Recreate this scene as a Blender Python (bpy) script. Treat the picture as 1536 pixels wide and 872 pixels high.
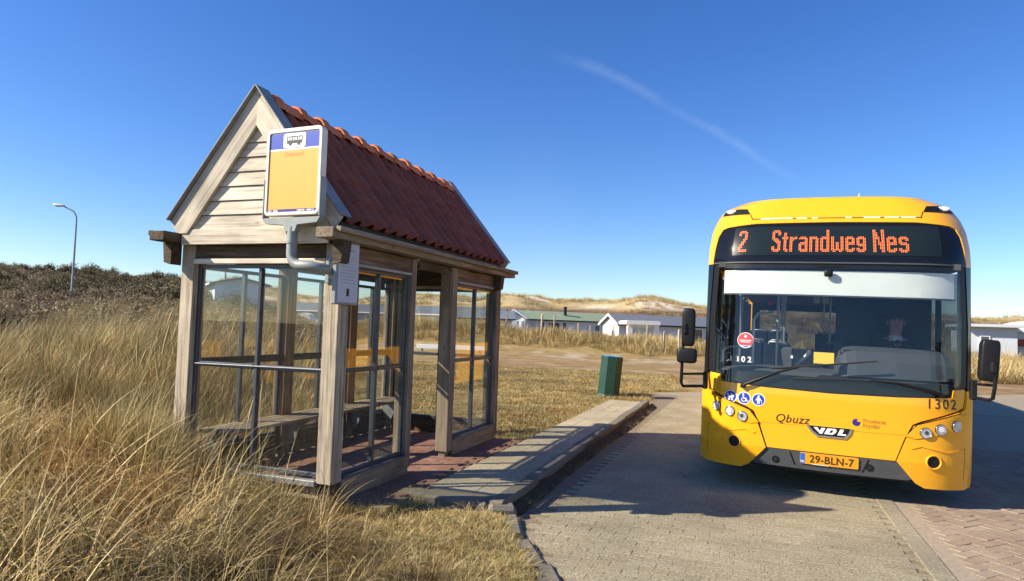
import bpy, bmesh, math, random
import numpy as np
from mathutils import Vector, Matrix, Euler
from mathutils.geometry import tessellate_polygon
R = math.radians
rng = np.random.default_rng(7)
random.seed(7)
for o in list(bpy.data.objects): bpy.data.objects.remove(o)
SC = bpy.context.scene
C = SC.collection

# ------------------------------------------------------------------ camera
EYE = 1.65
yaw, pitch, roll = R(20.034), R(2.95), R(1.862)
F = Vector((-math.sin(yaw)*math.cos(pitch), math.cos(yaw)*math.cos(pitch), math.sin(pitch)))
Rt0 = Vector((math.cos(yaw), math.sin(yaw), 0)); Up0 = Rt0.cross(F)
Rt = math.cos(roll)*Rt0 + math.sin(roll)*Up0
Up = -math.sin(roll)*Rt0 + math.cos(roll)*Up0
cd = bpy.data.cameras.new('camera'); cam = bpy.data.objects.new('camera', cd); C.objects.link(cam)
M = Matrix((Rt, Up, -F)).transposed().to_4x4(); M.translation = (0, 0, EYE)
cam.matrix_world = M
cd.sensor_width = 36; cd.lens = 991.9/1536*36; cd.clip_start = .05; cd.clip_end = 3000
SC.camera = cam

# ------------------------------------------------------------------ sky and sun
AZ, EL = R(32), R(33.8)
sun_to = Vector((math.cos(AZ)*math.cos(EL), math.sin(AZ)*math.cos(EL), -math.sin(EL)))
sd = bpy.data.lights.new('sun', 'SUN'); sd.energy = 5.0; sd.angle = R(.5); sd.color = (1, .895, .735)
sun = bpy.data.objects.new('sun', sd); C.objects.link(sun)
sun.rotation_euler = sun_to.to_track_quat('-Z', 'Y').to_euler(); sun.location = (-20, -10, 30)
W = bpy.data.worlds.new('World'); SC.world = W; W.use_nodes = True
wn, wl = W.node_tree.nodes, W.node_tree.links
bg = wn['Background']; bg.inputs['Strength'].default_value = .10
sky = wn.new('ShaderNodeTexSky'); sky.sky_type = 'NISHITA'; sky.sun_disc = False
sky.sun_elevation = EL; sky.sun_rotation = math.atan2(-sun_to.x, -sun_to.y) % (2*math.pi)
sky.altitude = 0; sky.air_density = 1.0; sky.dust_density = .25; sky.ozone_density = 5.0
def wnode(t, **k):
    n = wn.new(t)
    for a, b in k.items(): setattr(n, a, b)
    return n
# a thin high cirrus streak: distance of the view direction from a great circle arc, broken up by noise
def pdir(px, py): return (F + (px-768)/991.9*Rt - (py-436)/991.9*Up).normalized()
ca, cb, cm = pdir(835, 78), pdir(1190, 272), pdir(1010, 165)
cn = ca.cross(cb).normalized(); along = (cb-ca).normalized()
tc = wnode('ShaderNodeTexCoord')
def vdot(v, vec):
    n = wnode('ShaderNodeVectorMath', operation='DOT_PRODUCT'); n.inputs[1].default_value = vec; wl.new(v, n.inputs[0]); return n.outputs['Value']
def mth(op, a, b=None, c=None, clamp=False):
    n = wnode('ShaderNodeMath', operation=op); n.use_clamp = clamp
    for i, v in enumerate((a, b, c)):
        if v is None: continue
        if isinstance(v, (int, float)): n.inputs[i].default_value = v
        else: wl.new(v, n.inputs[i])
    return n.outputs[0]
dirn = tc.outputs['Generated']
nz = wnode('ShaderNodeTexNoise'); nz.inputs['Scale'].default_value = 9; nz.inputs['Detail'].default_value = 6; wl.new(dirn, nz.inputs['Vector'])
nz2 = wnode('ShaderNodeTexNoise'); nz2.inputs['Scale'].default_value = 3; nz2.inputs['Detail'].default_value = 3; wl.new(dirn, nz2.inputs['Vector'])
dist = vdot(dirn, cn)
s_al = vdot(dirn, along)
s0, s1 = ca.dot(along), cb.dot(along)
t_al = mth('DIVIDE', mth('SUBTRACT', s_al, s0), s1-s0)
bow = mth('MULTIPLY', mth('MULTIPLY', t_al, mth('SUBTRACT', 1, t_al)), .045)
sgn = -1 if cm.dot(cn) < 0 else 1
dist = mth('ADD', mth('SUBTRACT', dist, mth('MULTIPLY', bow, sgn)), mth('MULTIPLY', mth('SUBTRACT', nz.outputs['Fac'], .5), .030))
wid = mth('ADD', mth('MULTIPLY', mth('SUBTRACT', 1, t_al), .002), .0085)
prof = mth('SUBTRACT', 1, mth('DIVIDE', mth('ABSOLUTE', dist), wid), clamp=True)
ends = mth('MULTIPLY', mth('MULTIPLY', mth('ADD', t_al, .05), 6, clamp=True), mth('MULTIPLY', mth('SUBTRACT', 1.03, t_al), 5, clamp=True))
front = mth('GREATER_THAN', vdot(dirn, cm), .3)
cl = mth('MULTIPLY', mth('MULTIPLY', mth('MULTIPLY', prof, ends), front), mth('MULTIPLY', mth('SUBTRACT', nz.outputs['Fac'], .2, clamp=True), .14))
# faint overall veils
veil = mth('MULTIPLY', mth('SUBTRACT', nz2.outputs['Fac'], .62, clamp=True), .06)
cl = mth('ADD', cl, veil, clamp=True)
mx = wnode('ShaderNodeMix', data_type='RGBA'); wl.new(cl, mx.inputs[0])
hs = wnode('ShaderNodeHueSaturation'); hs.inputs['Saturation'].default_value = 1.22; hs.inputs['Hue'].default_value = .513
wl.new(sky.outputs[0], hs.inputs['Color'])
wl.new(hs.outputs[0], mx.inputs[6]); mx.inputs[7].default_value = (9, 9.6, 10.5, 1)
wl.new(mx.outputs[2], bg.inputs['Color'])
vs = SC.view_settings; vs.view_transform = 'Standard'; vs.look = 'None'; vs.exposure = .85; vs.gamma = 1; vs.use_curve_mapping = False
SC.cycles.max_bounces = 8; SC.cycles.transparent_max_bounces = 24

# ------------------------------------------------------------------ materials
def mat(name):
    m = bpy.data.materials.new(name); m.use_nodes = True
    return m, m.node_tree.nodes, m.node_tree.links, m.node_tree.nodes['Principled BSDF']
def plain(name, col, rough=.6, metal=0, var=0, vscale=8, bump=0, bscale=60, spec=None, coat=0, stretch=None, dirt=None, objvar=0):
    """flat base colour with noise variation, fine relief and optional dirt blotches"""
    m, n, l, b = mat(name)
    b.inputs['Roughness'].default_value = rough; b.inputs['Metallic'].default_value = metal
    if spec is not None: b.inputs['Specular IOR Level'].default_value = spec
    if coat: b.inputs['Coat Weight'].default_value = coat; b.inputs['Coat Roughness'].default_value = .05
    b.inputs['Base Color'].default_value = (*col, 1)
    if var or bump or dirt:
        t = n.new('ShaderNodeTexCoord'); mp = n.new('ShaderNodeMapping'); l.new(t.outputs['Object'], mp.inputs[0])
        if stretch: mp.inputs['Scale'].default_value = stretch
    if var:
        z = n.new('ShaderNodeTexNoise'); z.inputs['Scale'].default_value = vscale; z.inputs['Detail'].default_value = 5; l.new(mp.outputs[0], z.inputs['Vector'])
        oi = n.new('ShaderNodeObjectInfo')
        a = n.new('ShaderNodeMath'); a.operation = 'MULTIPLY_ADD'; l.new(oi.outputs['Random'], a.inputs[0]); a.inputs[1].default_value = .5; a.inputs[2].default_value = .75
        mr = n.new('ShaderNodeMapRange'); mr.inputs[1].default_value = .25; mr.inputs[2].default_value = .75; mr.inputs[3].default_value = 1-var; mr.inputs[4].default_value = 1+var
        l.new(z.outputs['Fac'], mr.inputs[0])
        a.inputs[1].default_value = objvar; a.inputs[2].default_value = 1-objvar/2
        m3 = n.new('ShaderNodeMath'); m3.operation = 'MULTIPLY'; l.new(mr.outputs[0], m3.inputs[0]); l.new(a.outputs[0], m3.inputs[1])
        mu = n.new('ShaderNodeVectorMath'); mu.operation = 'SCALE'; mu.inputs[0].default_value = col; l.new(m3.outputs[0], mu.inputs['Scale'])
        out = mu.outputs[0]
        if dirt:
            z2 = n.new('ShaderNodeTexNoise'); z2.inputs['Scale'].default_value = dirt[1]; z2.inputs['Detail'].default_value = 8; z2.inputs['Roughness'].default_value = .7; l.new(mp.outputs[0], z2.inputs['Vector'])
            m2 = n.new('ShaderNodeMapRange'); m2.inputs[1].default_value = dirt[2]; m2.inputs[2].default_value = dirt[2]+.18; m2.inputs[4].default_value = dirt[3]; l.new(z2.outputs['Fac'], m2.inputs[0])
            mi = n.new('ShaderNodeMix'); mi.data_type = 'RGBA'; l.new(m2.outputs[0], mi.inputs[0]); l.new(out, mi.inputs[6]); mi.inputs[7].default_value = (*dirt[0], 1); out = mi.outputs[2]
        l.new(out, b.inputs['Base Color'])
    if bump:
        z = n.new('ShaderNodeTexNoise'); z.inputs['Scale'].default_value = bscale; z.inputs['Detail'].default_value = 6; l.new(mp.outputs[0], z.inputs['Vector'])
        bp = n.new('ShaderNodeBump'); bp.inputs['Strength'].default_value = bump; bp.inputs['Distance'].default_value = .01; l.new(z.outputs['Fac'], bp.inputs['Height']); l.new(bp.outputs[0], b.inputs['Normal'])
    return m
def wood(name, c1, c2, c3, rough=.85):
    """weathered timber, grain along the plank's own X axis"""
    m, n, l, b = mat(name); b.inputs['Roughness'].default_value = rough; b.inputs['Specular IOR Level'].default_value = .25
    t = n.new('ShaderNodeTexCoord'); oi = n.new('ShaderNodeObjectInfo')
    ad = n.new('ShaderNodeVectorMath'); ad.operation = 'MULTIPLY_ADD'; cb_ = n.new('ShaderNodeCombineXYZ')
    for i in range(3): l.new(oi.outputs['Random'], cb_.inputs[i])
    l.new(cb_.outputs[0], ad.inputs[0]); ad.inputs[1].default_value = (7, 13, 19); l.new(t.outputs['Object'], ad.inputs[2])
    mp = n.new('ShaderNodeMapping'); mp.inputs['Scale'].default_value = (1.2, 26, 26); l.new(ad.outputs[0], mp.inputs[0])
    z = n.new('ShaderNodeTexNoise'); z.inputs['Scale'].default_value = 1.6; z.inputs['Detail'].default_value = 8; z.inputs['Roughness'].default_value = .62; z.inputs['Distortion'].default_value = .6; l.new(mp.outputs[0], z.inputs['Vector'])
    z2 = n.new('ShaderNodeTexNoise'); z2.inputs['Scale'].default_value = 2.2; z2.inputs['Detail'].default_value = 4; l.new(ad.outputs[0], z2.inputs['Vector'])
    r = n.new('ShaderNodeValToRGB'); e = r.color_ramp.elements
    e[0].position = .3; e[0].color = (*c1, 1); e[1].position = .68; e[1].color = (*c3, 1); k = e.new(.48); k.color = (*c2, 1)
    l.new(z.outputs['Fac'], r.inputs[0])
    mr = n.new('ShaderNodeMapRange'); mr.inputs[1].default_value = .3; mr.inputs[2].default_value = .7; mr.inputs[3].default_value = .72; mr.inputs[4].default_value = 1.2; l.new(z2.outputs['Fac'], mr.inputs[0])
    a = n.new('ShaderNodeMath'); a.operation = 'MULTIPLY_ADD'; l.new(oi.outputs['Random'], a.inputs[0]); a.inputs[1].default_value = .22; a.inputs[2].default_value = .89
    mm = n.new('ShaderNodeMath'); mm.operation = 'MULTIPLY'; l.new(mr.outputs[0], mm.inputs[0]); l.new(a.outputs[0], mm.inputs[1])
    mu = n.new('ShaderNodeVectorMath'); mu.operation = 'SCALE'; l.new(r.outputs[0], mu.inputs[0]); l.new(mm.outputs[0], mu.inputs['Scale'])
    # knots
    vo = n.new('ShaderNodeTexVoronoi'); mk = n.new('ShaderNodeMapping'); mk.inputs['Scale'].default_value = (1.5, 3.5, 3.5); l.new(ad.outputs[0], mk.inputs[0]); l.new(mk.outputs[0], vo.inputs['Vector']); vo.inputs['Scale'].default_value = 1.6
    kr = n.new('ShaderNodeMapRange'); kr.inputs[1].default_value = .035; kr.inputs[2].default_value = .10; kr.inputs[3].default_value = .55; kr.inputs[4].default_value = 0; l.new(vo.outputs['Distance'], kr.inputs[0])
    mi = n.new('ShaderNodeMix'); mi.data_type = 'RGBA'; l.new(kr.outputs[0], mi.inputs[0]); l.new(mu.outputs[0], mi.inputs[6]); mi.inputs[7].default_value = (c1[0]*.5, c1[1]*.45, c1[2]*.4, 1)
    l.new(mi.outputs[2], b.inputs['Base Color'])
    bp = n.new('ShaderNodeBump'); bp.inputs['Strength'].default_value = .35; bp.inputs['Distance'].default_value = .006; l.new(z.outputs['Fac'], bp.inputs['Height']); l.new(bp.outputs[0], b.inputs['Normal'])
    return m
def glass(name, tint, rough=0.0, refl=1.0, dust=0.0):
    m, n, l, b = mat(name); n.remove(b)
    tr = n.new('ShaderNodeBsdfTransparent'); tr.inputs[0].default_value = (*tint, 1)
    gl = n.new('ShaderNodeBsdfGlossy'); gl.inputs['Roughness'].default_value = rough
    fr = n.new('ShaderNodeFresnel'); bk = n.new('ShaderNodeNewGeometry'); io = n.new('ShaderNodeMapRange'); io.inputs[3].default_value = 1.5; io.inputs[4].default_value = 1/1.5
    l.new(bk.outputs['Backfacing'], io.inputs[0]); l.new(io.outputs[0], fr.inputs[0])   # both faces of a pane reflect alike
    mu = n.new('ShaderNodeMath'); mu.operation = 'MULTIPLY'; l.new(fr.outputs[0], mu.inputs[0]); mu.inputs[1].default_value = refl
    mx = n.new('ShaderNodeMixShader'); l.new(mu.outputs[0], mx.inputs[0]); l.new(tr.outputs[0], mx.inputs[1]); l.new(gl.outputs[0], mx.inputs[2])
    out = mx
    if dust:
        df = n.new('ShaderNodeBsdfDiffuse'); df.inputs[0].default_value = (.45, .5, .55, 1)
        t = n.new('ShaderNodeTexCoord'); z = n.new('ShaderNodeTexNoise'); z.inputs['Scale'].default_value = 2.5; z.inputs['Detail'].default_value = 6; l.new(t.outputs['Object'], z.inputs['Vector'])
        mr = n.new('ShaderNodeMapRange'); mr.inputs[1].default_value = .3; mr.inputs[2].default_value = .8; mr.inputs[3].default_value = dust*.4; mr.inputs[4].default_value = dust*1.6; l.new(z.outputs['Fac'], mr.inputs[0])
        out = n.new('ShaderNodeMixShader'); l.new(mr.outputs[0], out.inputs[0]); l.new(mx.outputs[0], out.inputs[1]); l.new(df.outputs[0], out.inputs[2])
    l.new(out.outputs[0], n['Material Output'].inputs[0])
    return m
def emit(name, col, st, base=(.02, .02, .02)):
    m, n, l, b = mat(name); b.inputs['Base Color'].default_value = (*base, 1); b.inputs['Emission Color'].default_value = (*col, 1); b.inputs['Emission Strength'].default_value = st
    return m
def paving(name, cols, rough=.9, speck=.25, bump=.35):
    """each paver its own tone: random per object and per mesh island"""
    m, n, l, b = mat(name); b.inputs['Roughness'].default_value = rough; b.inputs['Specular IOR Level'].default_value = .3
    oi = n.new('ShaderNodeObjectInfo'); ge = n.new('ShaderNodeNewGeometry')
    a = n.new('ShaderNodeMath'); a.operation = 'ADD'; l.new(oi.outputs['Random'], a.inputs[0]); l.new(ge.outputs['Random Per Island'], a.inputs[1])
    f = n.new('ShaderNodeMath'); f.operation = 'FRACT'; l.new(a.outputs[0], f.inputs[0])
    r = n.new('ShaderNodeValToRGB'); e = r.color_ramp.elements
    for i, k in ((0, e[0]), (len(cols)-1, e[1])): k.color = (*cols[i], 1)
    for i in range(1, len(cols)-1): e.new(i/(len(cols)-1)).color = (*cols[i], 1)
    l.new(f.outputs[0], r.inputs[0])
    z = n.new('ShaderNodeTexNoise'); z.inputs['Scale'].default_value = 55; z.inputs['Detail'].default_value = 6; z.inputs['Roughness'].default_value = .75; l.new(ge.outputs['Position'], z.inputs['Vector'])
    z2 = n.new('ShaderNodeTexNoise'); z2.inputs['Scale'].default_value = 1.3; z2.inputs['Detail'].default_value = 5; l.new(ge.outputs['Position'], z2.inputs['Vector'])
    mr = n.new('ShaderNodeMapRange'); mr.inputs[1].default_value = .3; mr.inputs[2].default_value = .7; mr.inputs[3].default_value = 1-speck*1.6; mr.inputs[4].default_value = 1+speck*1.6; l.new(z.outputs['Fac'], mr.inputs[0])
    mr2 = n.new('ShaderNodeMapRange'); mr2.inputs[1].default_value = .3; mr2.inputs[2].default_value = .7; mr2.inputs[3].default_value = .82; mr2.inputs[4].default_value = 1.15; l.new(z2.outputs['Fac'], mr2.inputs[0])
    mm = n.new('ShaderNodeMath'); mm.operation = 'MULTIPLY'; l.new(mr.outputs[0], mm.inputs[0]); l.new(mr2.outputs[0], mm.inputs[1])
    mu = n.new('ShaderNodeVectorMath'); mu.operation = 'SCALE'; l.new(r.outputs[0], mu.inputs[0]); l.new(mm.outputs[0], mu.inputs['Scale']); l.new(mu.outputs[0], b.inputs['Base Color'])
    bp = n.new('ShaderNodeBump'); bp.inputs['Strength'].default_value = bump; bp.inputs['Distance'].default_value = .008; l.new(z.outputs['Fac'], bp.inputs['Height']); l.new(bp.outputs[0], b.inputs['Normal'])
    return m

MT = dict(
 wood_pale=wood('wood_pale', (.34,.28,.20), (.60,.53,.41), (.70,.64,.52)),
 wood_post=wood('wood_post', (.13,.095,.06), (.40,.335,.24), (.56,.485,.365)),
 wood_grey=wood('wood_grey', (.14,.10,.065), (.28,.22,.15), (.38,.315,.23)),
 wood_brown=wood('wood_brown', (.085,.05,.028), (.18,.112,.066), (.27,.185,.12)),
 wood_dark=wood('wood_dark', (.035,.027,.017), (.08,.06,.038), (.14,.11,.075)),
 galv=plain('galvanised_metal', (.27,.285,.29), .5, .45, .18, 14, .05, 120),
 alu=plain('window_bar_metal', (.075,.085,.10), .38, .35, .12, 10),
 lead=plain('lead_flashing', (.24,.24,.235), .6, .0, .25, 7, .1, 30),
 tile=plain('clay_tile_shaded', (.25,.064,.03), .72, 0, .22, 7, .15, 40, dirt=((.10,.06,.04), 5, .56, .65), objvar=.45),  # slope tiles darkened: their shade is put into the colour
 ridgetile=plain('ridge_tile_sunlit', (.55,.16,.055), .72, 0, .22, 7, .15, 40, dirt=((.14,.08,.05), 5, .6, .6), objvar=.3),  # brighter than the slopes: sunlight on the ridge is put into the colour
 glass=glass('shelter_glass', (.965,.97,.955), dust=.006, refl=.9),
 pole_grey=plain('grey_pole_paint', (.27,.29,.28), .5, .1, .12, 12, .04, 80, dirt=((.15,.15,.13), 9, .6, .6)),
 frame_white=plain('sign_frame', (.74,.69,.58), .45, 0, .06, 8),
 sign_yellow=plain('sign_yellow', (.78,.40,.065), .4, 0, .03, 3),
 sign_blue=plain('sign_blue', (.022,.06,.42), .4),
 white=plain('white_paint', (.8,.8,.78), .45, 0, .04, 6),
 black=plain('black_plastic', (.009,.009,.010), .45, metal=0, var=.2, vscale=20, spec=.3),
 black_gloss=plain('black_gloss', (.008,.009,.011), .08, 0, spec=.35),
 rubber=plain('rubber', (.018,.018,.018), .85, 0, .2, 30),
 grey_dark=plain('dark_grey_plastic', (.065,.07,.075), .55, 0, .12, 14, .06, 200),
 yellow=plain('yellow_bus_paint', (.92,.415,.012), .22, 0, .02, 2, coat=.5, dirt=((.40,.24,.05), 2.6, .58, .28)),
 seam_dark=plain('panel_seam', (.36,.17,.006), .5),
 ink=plain('dark_brown_print', (.06,.022,.008), .5),
 ink_soft=plain('faded_orange_print', (.42,.17,.02), .5),
 ink_black=plain('black_print', (.012,.012,.014), .5),
 plate=plain('plate_orange', (.82,.36,.015), .4, 0, .04, 5),
 blue=plain('badge_blue', (.02,.055,.40), .4),
 navy=plain('logo_navy', (.03,.02,.20), .4),
 eu=plain('plate_blue', (.02,.15,.62), .4),
 lampsilver=plain('lamp_silver', (.62,.64,.66), .28, .55, .25, 60),
 chrome=plain('chrome', (.8,.8,.82), .12, 1),
 lens=glass('headlamp_lens', (.92,.93,.95), .02),
 screen=glass('windscreen_glass', (.945,.965,.965), refl=.75),
 sideglass=glass('tinted_side_glass', (.52,.55,.57), dust=.01),
 led=emit('led_orange', (1, .22, .05), .95),
 led_dark=plain('display_panel', (.012,.02,.026), .3, spec=.12),
 blind=plain('roller_blind', (.74,.76,.70), .8, 0, .04, 3),
 dash=plain('dashboard', (.06,.066,.074), .55, 0, .06, 9, .05, 220),
 seat=plain('seat_fabric', (.02,.03,.07), .9, 0, .2, 30),
 rail=plain('handrail', (.62,.62,.60), .3, .3),
 interior=plain('interior_panel', (.05,.056,.07), .6, 0, .06, 5),
 ceiling=plain('bus_ceiling', (.06,.066,.08), .6),
 floor=plain('bus_floor', (.04,.042,.045), .7, 0, .1, 30),
 red_sticker=plain('red_sticker', (.72,.05,.07), .5),
 yellow_tag=plain('yellow_card', (.85,.58,.06), .6),
 skin=plain('skin', (.46,.27,.19), .55, 0, .06, 30),
 cloth_navy=plain('navy_cloth', (.02,.022,.04), .85, 0, .15, 40),
 cloth_white=plain('white_shirt', (.62,.66,.74), .8),
 tie=plain('red_tie', (.32,.05,.04), .6),
 hair=plain('dark_hair', (.03,.02,.015), .7),
 bin=plain('green_bin_paint', (.010,.052,.034), .45, 0, .14, 6, .05, 40, dirt=((.012,.035,.025), 7, .64, .4)),
 bin_blue=plain('bin_liner', (.10,.30,.62), .5),
 road=paving('road_paver', [(.275,.232,.145), (.315,.27,.175), (.295,.252,.163), (.33,.287,.192), (.30,.256,.163)], speck=.52, bump=1.0),
 redbrick=paving('red_brick', [(.295,.222,.152), (.265,.195,.135), (.315,.25,.175), (.285,.21,.147)], speck=.25, bump=.5),
 floorbrick=paving('floor_brick', [(.26,.14,.10), (.22,.115,.083), (.29,.165,.12)], speck=.25, bump=.4),
 slab=paving('platform_tile', [(.38,.325,.215), (.41,.35,.235), (.37,.315,.205), (.395,.34,.225)], speck=.28, bump=.5),
 kerb=paving('kerb_concrete', [(.165,.148,.11), (.20,.178,.135), (.15,.135,.105)], speck=.25, bump=.5),
 gutter=paving('gutter_concrete', [(.27,.235,.16), (.295,.258,.178), (.28,.245,.168)], speck=.3, bump=.5),
 joint=plain('joint_sand', (.20,.16,.10), .95, 0, .25, 25, .3, 90),
 jointpale=plain('joint_pale_sand', (.31,.25,.175), .95, 0, .2, 25, .3, 90),
 soil=plain('edge_soil', (.035,.026,.014), .95, 0, .4, 12, .5, 60),
 house_white=plain('chalet_white', (.74,.74,.70), .6, 0, .05, 1),
 house_blue=plain('chalet_pale_blue', (.52,.56,.60), .7, 0, .06, 1),
 house_grey=plain('chalet_grey', (.50,.53,.57), .7, 0, .06, 1),
 roof_green=plain('green_roof', (.235,.29,.185), .8, 0, .08, 1.5),
 roof_navy=plain('navy_roof', (.15,.165,.19), .75, 0, .1, 1.5),
 roof_red=plain('red_roof', (.40,.085,.05), .8, 0, .1, 1.5),
 roof_grey=plain('grey_roof', (.11,.125,.15), .8, 0, .1, 1.5),
 win_dark=plain('window_pane', (.05,.065,.085), .08),
 win_pale=plain('window_pane_pale', (.42,.47,.46), .15),
 stake=plain('stake_wood', (.46,.36,.24), .85, 0, .2, 3),
 cable=plain('stay_wire', (.3,.31,.32), .4, .6),
)

# ------------------------------------------------------------------ mesh helpers
class MB:
    """collects shapes; build() links them as ONE mesh object"""
    def __init__(s): s.v, s.f, s.sm = [], [], []
    def add(s, vs, fs, smooth=False):
        k = len(s.v); s.v += [tuple(v) for v in vs]; s.f += [tuple(i+k for i in f) for f in fs]; s.sm += [smooth]*len(fs); return s
    def box(s, c, d, rot=None, ch=0.0):
        x, y, z = d[0]/2, d[1]/2, d[2]/2
        if ch <= 0:
            vs = [(a*x, b*y, e*z) for a in (-1, 1) for b in (-1, 1) for e in (-1, 1)]
            fs = [(0,1,3,2), (4,6,7,5), (0,4,5,1), (2,3,7,6), (0,2,6,4), (1,5,7,3)]
        else:
            ch = min(ch, x*.9, y*.9, z*.9); vs = []; ix = {}
            for a in (-1, 1):
                for b in (-1, 1):
                    for e in (-1, 1):
                        for k in range(3):
                            ix[a, b, e, k] = len(vs)
                            p = [a*(x-ch), b*(y-ch), e*(z-ch)]; p[k] = (a*x, b*y, e*z)[k]; vs.append(p)
            fs = []
            S2 = [(-1,-1), (1,-1), (1,1), (-1,1)]
            for k in range(3):
                for sg in (-1, 1):
                    q = []
                    for (p1, p2) in S2:
                        t = [0, 0, 0]; t[k] = sg; t[(k+1) % 3] = p1; t[(k+2) % 3] = p2; q.append(ix[t[0], t[1], t[2], k])
                    fs.append(tuple(q if sg > 0 else q[::-1]))
            for k in range(3):   # edges along axis k
                i, j = (k+1) % 3, (k+2) % 3
                for a in (-1, 1):
                    for b in (-1, 1):
                        def g(e, ax):
                            t = [0, 0, 0]; t[k] = e; t[i] = a; t[j] = b; return ix[t[0], t[1], t[2], ax]
                        q = [g(-1, i), g(1, i), g(1, j), g(-1, j)]
                        fs.append(tuple(q if a*b < 0 else q[::-1]))
            for a in (-1, 1):
                for b in (-1, 1):
                    for e in (-1, 1):
                        q = [ix[a, b, e, k] for k in range(3)]; fs.append(tuple(q if a*b*e > 0 else q[::-1]))
        vs = [Vector(v) for v in vs]
        if rot is not None: vs = [rot @ v for v in vs]
        c = Vector(c)
        return s.add([v+c for v in vs], fs)
    def tube(s, pts, r, n=10, caps=True):
        pts = [Vector(p) for p in pts]; rs = r if isinstance(r, (list, tuple)) else [r]*len(pts)
        vs = []; fs = []; prev = None
        for i, p in enumerate(pts):
            d = (pts[min(i+1, len(pts)-1)]-pts[max(i-1, 0)]).normalized()
            if prev is None:
                a = d.orthogonal().normalized()
            else:
                a = (prev - d*prev.dot(d)).normalized()
            prev = a; b = d.cross(a)
            for j in range(n):
                t = 2*math.pi*j/n; vs.append(p + (a*math.cos(t)+b*math.sin(t))*rs[i])
        for i in range(len(pts)-1):
            for j in range(n): fs.append((i*n+j, i*n+(j+1) % n, (i+1)*n+(j+1) % n, (i+1)*n+j))
        s.add(vs, fs, True)
        if caps: s.add(vs[:n], [tuple(range(n))[::-1]]); s.add(vs[-n:], [tuple(range(n))])
        return s
    def prism(s, poly, a, b, axis='y'):
        """extrude a 2D polygon between a and b along an axis"""
        def P(u, v, t): return (u, t, v) if axis == 'y' else (t, u, v) if axis == 'x' else (u, v, t)
        n = len(poly)
        A = [P(u, v, a) for u, v in poly]; B = [P(u, v, b) for u, v in poly]
        tri = [tuple(t) for t in tessellate_polygon([[Vector((u, v, 0)) for u, v in poly]])]
        s.add(A, tri); s.add(B, [t[::-1] for t in tri])
        for i in range(n):
            j = (i+1) % n; s.add([A[i], A[j], B[j], B[i]], [(0, 1, 2, 3)])
        return s
    def disc(s, c, r, nrm, th, n=20):
        nrm = Vector(nrm).normalized(); return s.tube([Vector(c), Vector(c)+nrm*th], r, n)
    def super(s, c, d, e=.35, n=20, m=12, rot=None):
        """rounded box (superellipsoid)"""
        vs, fs = [], []
        f = lambda w, k: math.copysign(abs(w)**k, w)
        for i in range(m+1):
            ph = -math.pi/2+math.pi*i/m
            for j in range(n):
                th = 2*math.pi*j/n
                v = Vector((d[0]/2*f(math.cos(ph), e)*f(math.cos(th), e), d[1]/2*f(math.cos(ph), e)*f(math.sin(th), e), d[2]/2*f(math.sin(ph), e)))
                vs.append((rot @ v if rot else v)+Vector(c))
        for i in range(m):
            for j in range(n): fs.append((i*n+j, i*n+(j+1) % n, (i+1)*n+(j+1) % n, (i+1)*n+j))
        return s.add(vs, fs, True)
    def mesh(s, name):
        me = bpy.data.meshes.new(name); me.from_pydata(s.v, [], s.f)
        me.polygons.foreach_set('use_smooth', s.sm)
        bm = bmesh.new(); bm.from_mesh(me); bmesh.ops.recalc_face_normals(bm, faces=bm.faces); bm.to_mesh(me); bm.free()
        return me
    def build(s, name, m, parent=None, loc=(0, 0, 0), rot=None):
        return link(name, s.mesh(name), m, parent, loc, rot)
def link(name, me, m, parent=None, loc=(0, 0, 0), rot=None):
    o = bpy.data.objects.new(name, me); C.objects.link(o)
    if m is not None and not me.materials: me.materials.append(m if not isinstance(m, str) else MT[m])
    o.parent = parent; o.location = loc
    if rot is not None: o.rotation_euler = rot
    return o
def tag(o, label=None, cat=None, group=None, kind=None):
    for k, v in (('label', label), ('category', cat), ('group', group), ('kind', kind)):
        if v: o[k] = v
    return o
def empty(name, loc, label, cat, group=None, rot=(0, 0, 0)):
    o = bpy.data.objects.new(name, None); C.objects.link(o); o.location = loc; o.rotation_euler = rot; o.empty_display_size = .2
    return tag(o, label, cat, group)
def copy_tree(o, parent=None):
    c = o.copy(); C.objects.link(c)
    if parent: c.parent = parent
    for ch in o.children: copy_tree(ch, c)
    return c
BASE = {}
def beam(name, a, b, w, h, m, parent=None, up=(0, 0, 1), ch=.004, base=None):
    """a timber from a to b (given in world or parent space), its own X along the length: w across, h along up"""
    a, b = Vector(a), Vector(b)
    if base is not None: a = a-Vector(base); b = b-Vector(base)
    x = (b-a).normalized(); u = Vector(up); y = u.cross(x).normalized(); z = x.cross(y)
    mb = MB().box((0, 0, 0), ((b-a).length, w, h), ch=ch)
    o = mb.build(name, m, parent)
    mw = Matrix((x, y, z)).transposed().to_4x4(); mw.translation = (a+b)/2
    o.matrix_basis = mw
    return o
def text_mesh(s, size, font_sx=1.0, shear=0, bold=0, align='CENTER', space=1.0):
    """flat lettering as triangles: (verts 2D, faces)"""
    cu = bpy.data.curves.new('text', 'FONT'); cu.body = s; cu.size = size; cu.align_x = align; cu.shear = shear; cu.offset = bold; cu.space_character = space; cu.resolution_u = 3
    ob = bpy.data.objects.new('text', cu); C.objects.link(ob); bpy.context.view_layer.update()
    ev = ob.evaluated_get(bpy.context.evaluated_depsgraph_get()); me = ev.to_mesh(); me.calc_loop_triangles()
    vs = [(v.co.x*font_sx, v.co.y) for v in me.vertices]; fs = [tuple(t.vertices) for t in me.loop_triangles]
    ev.to_mesh_clear(); bpy.data.objects.remove(ob); bpy.data.curves.remove(cu)
    return vs, fs
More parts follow.
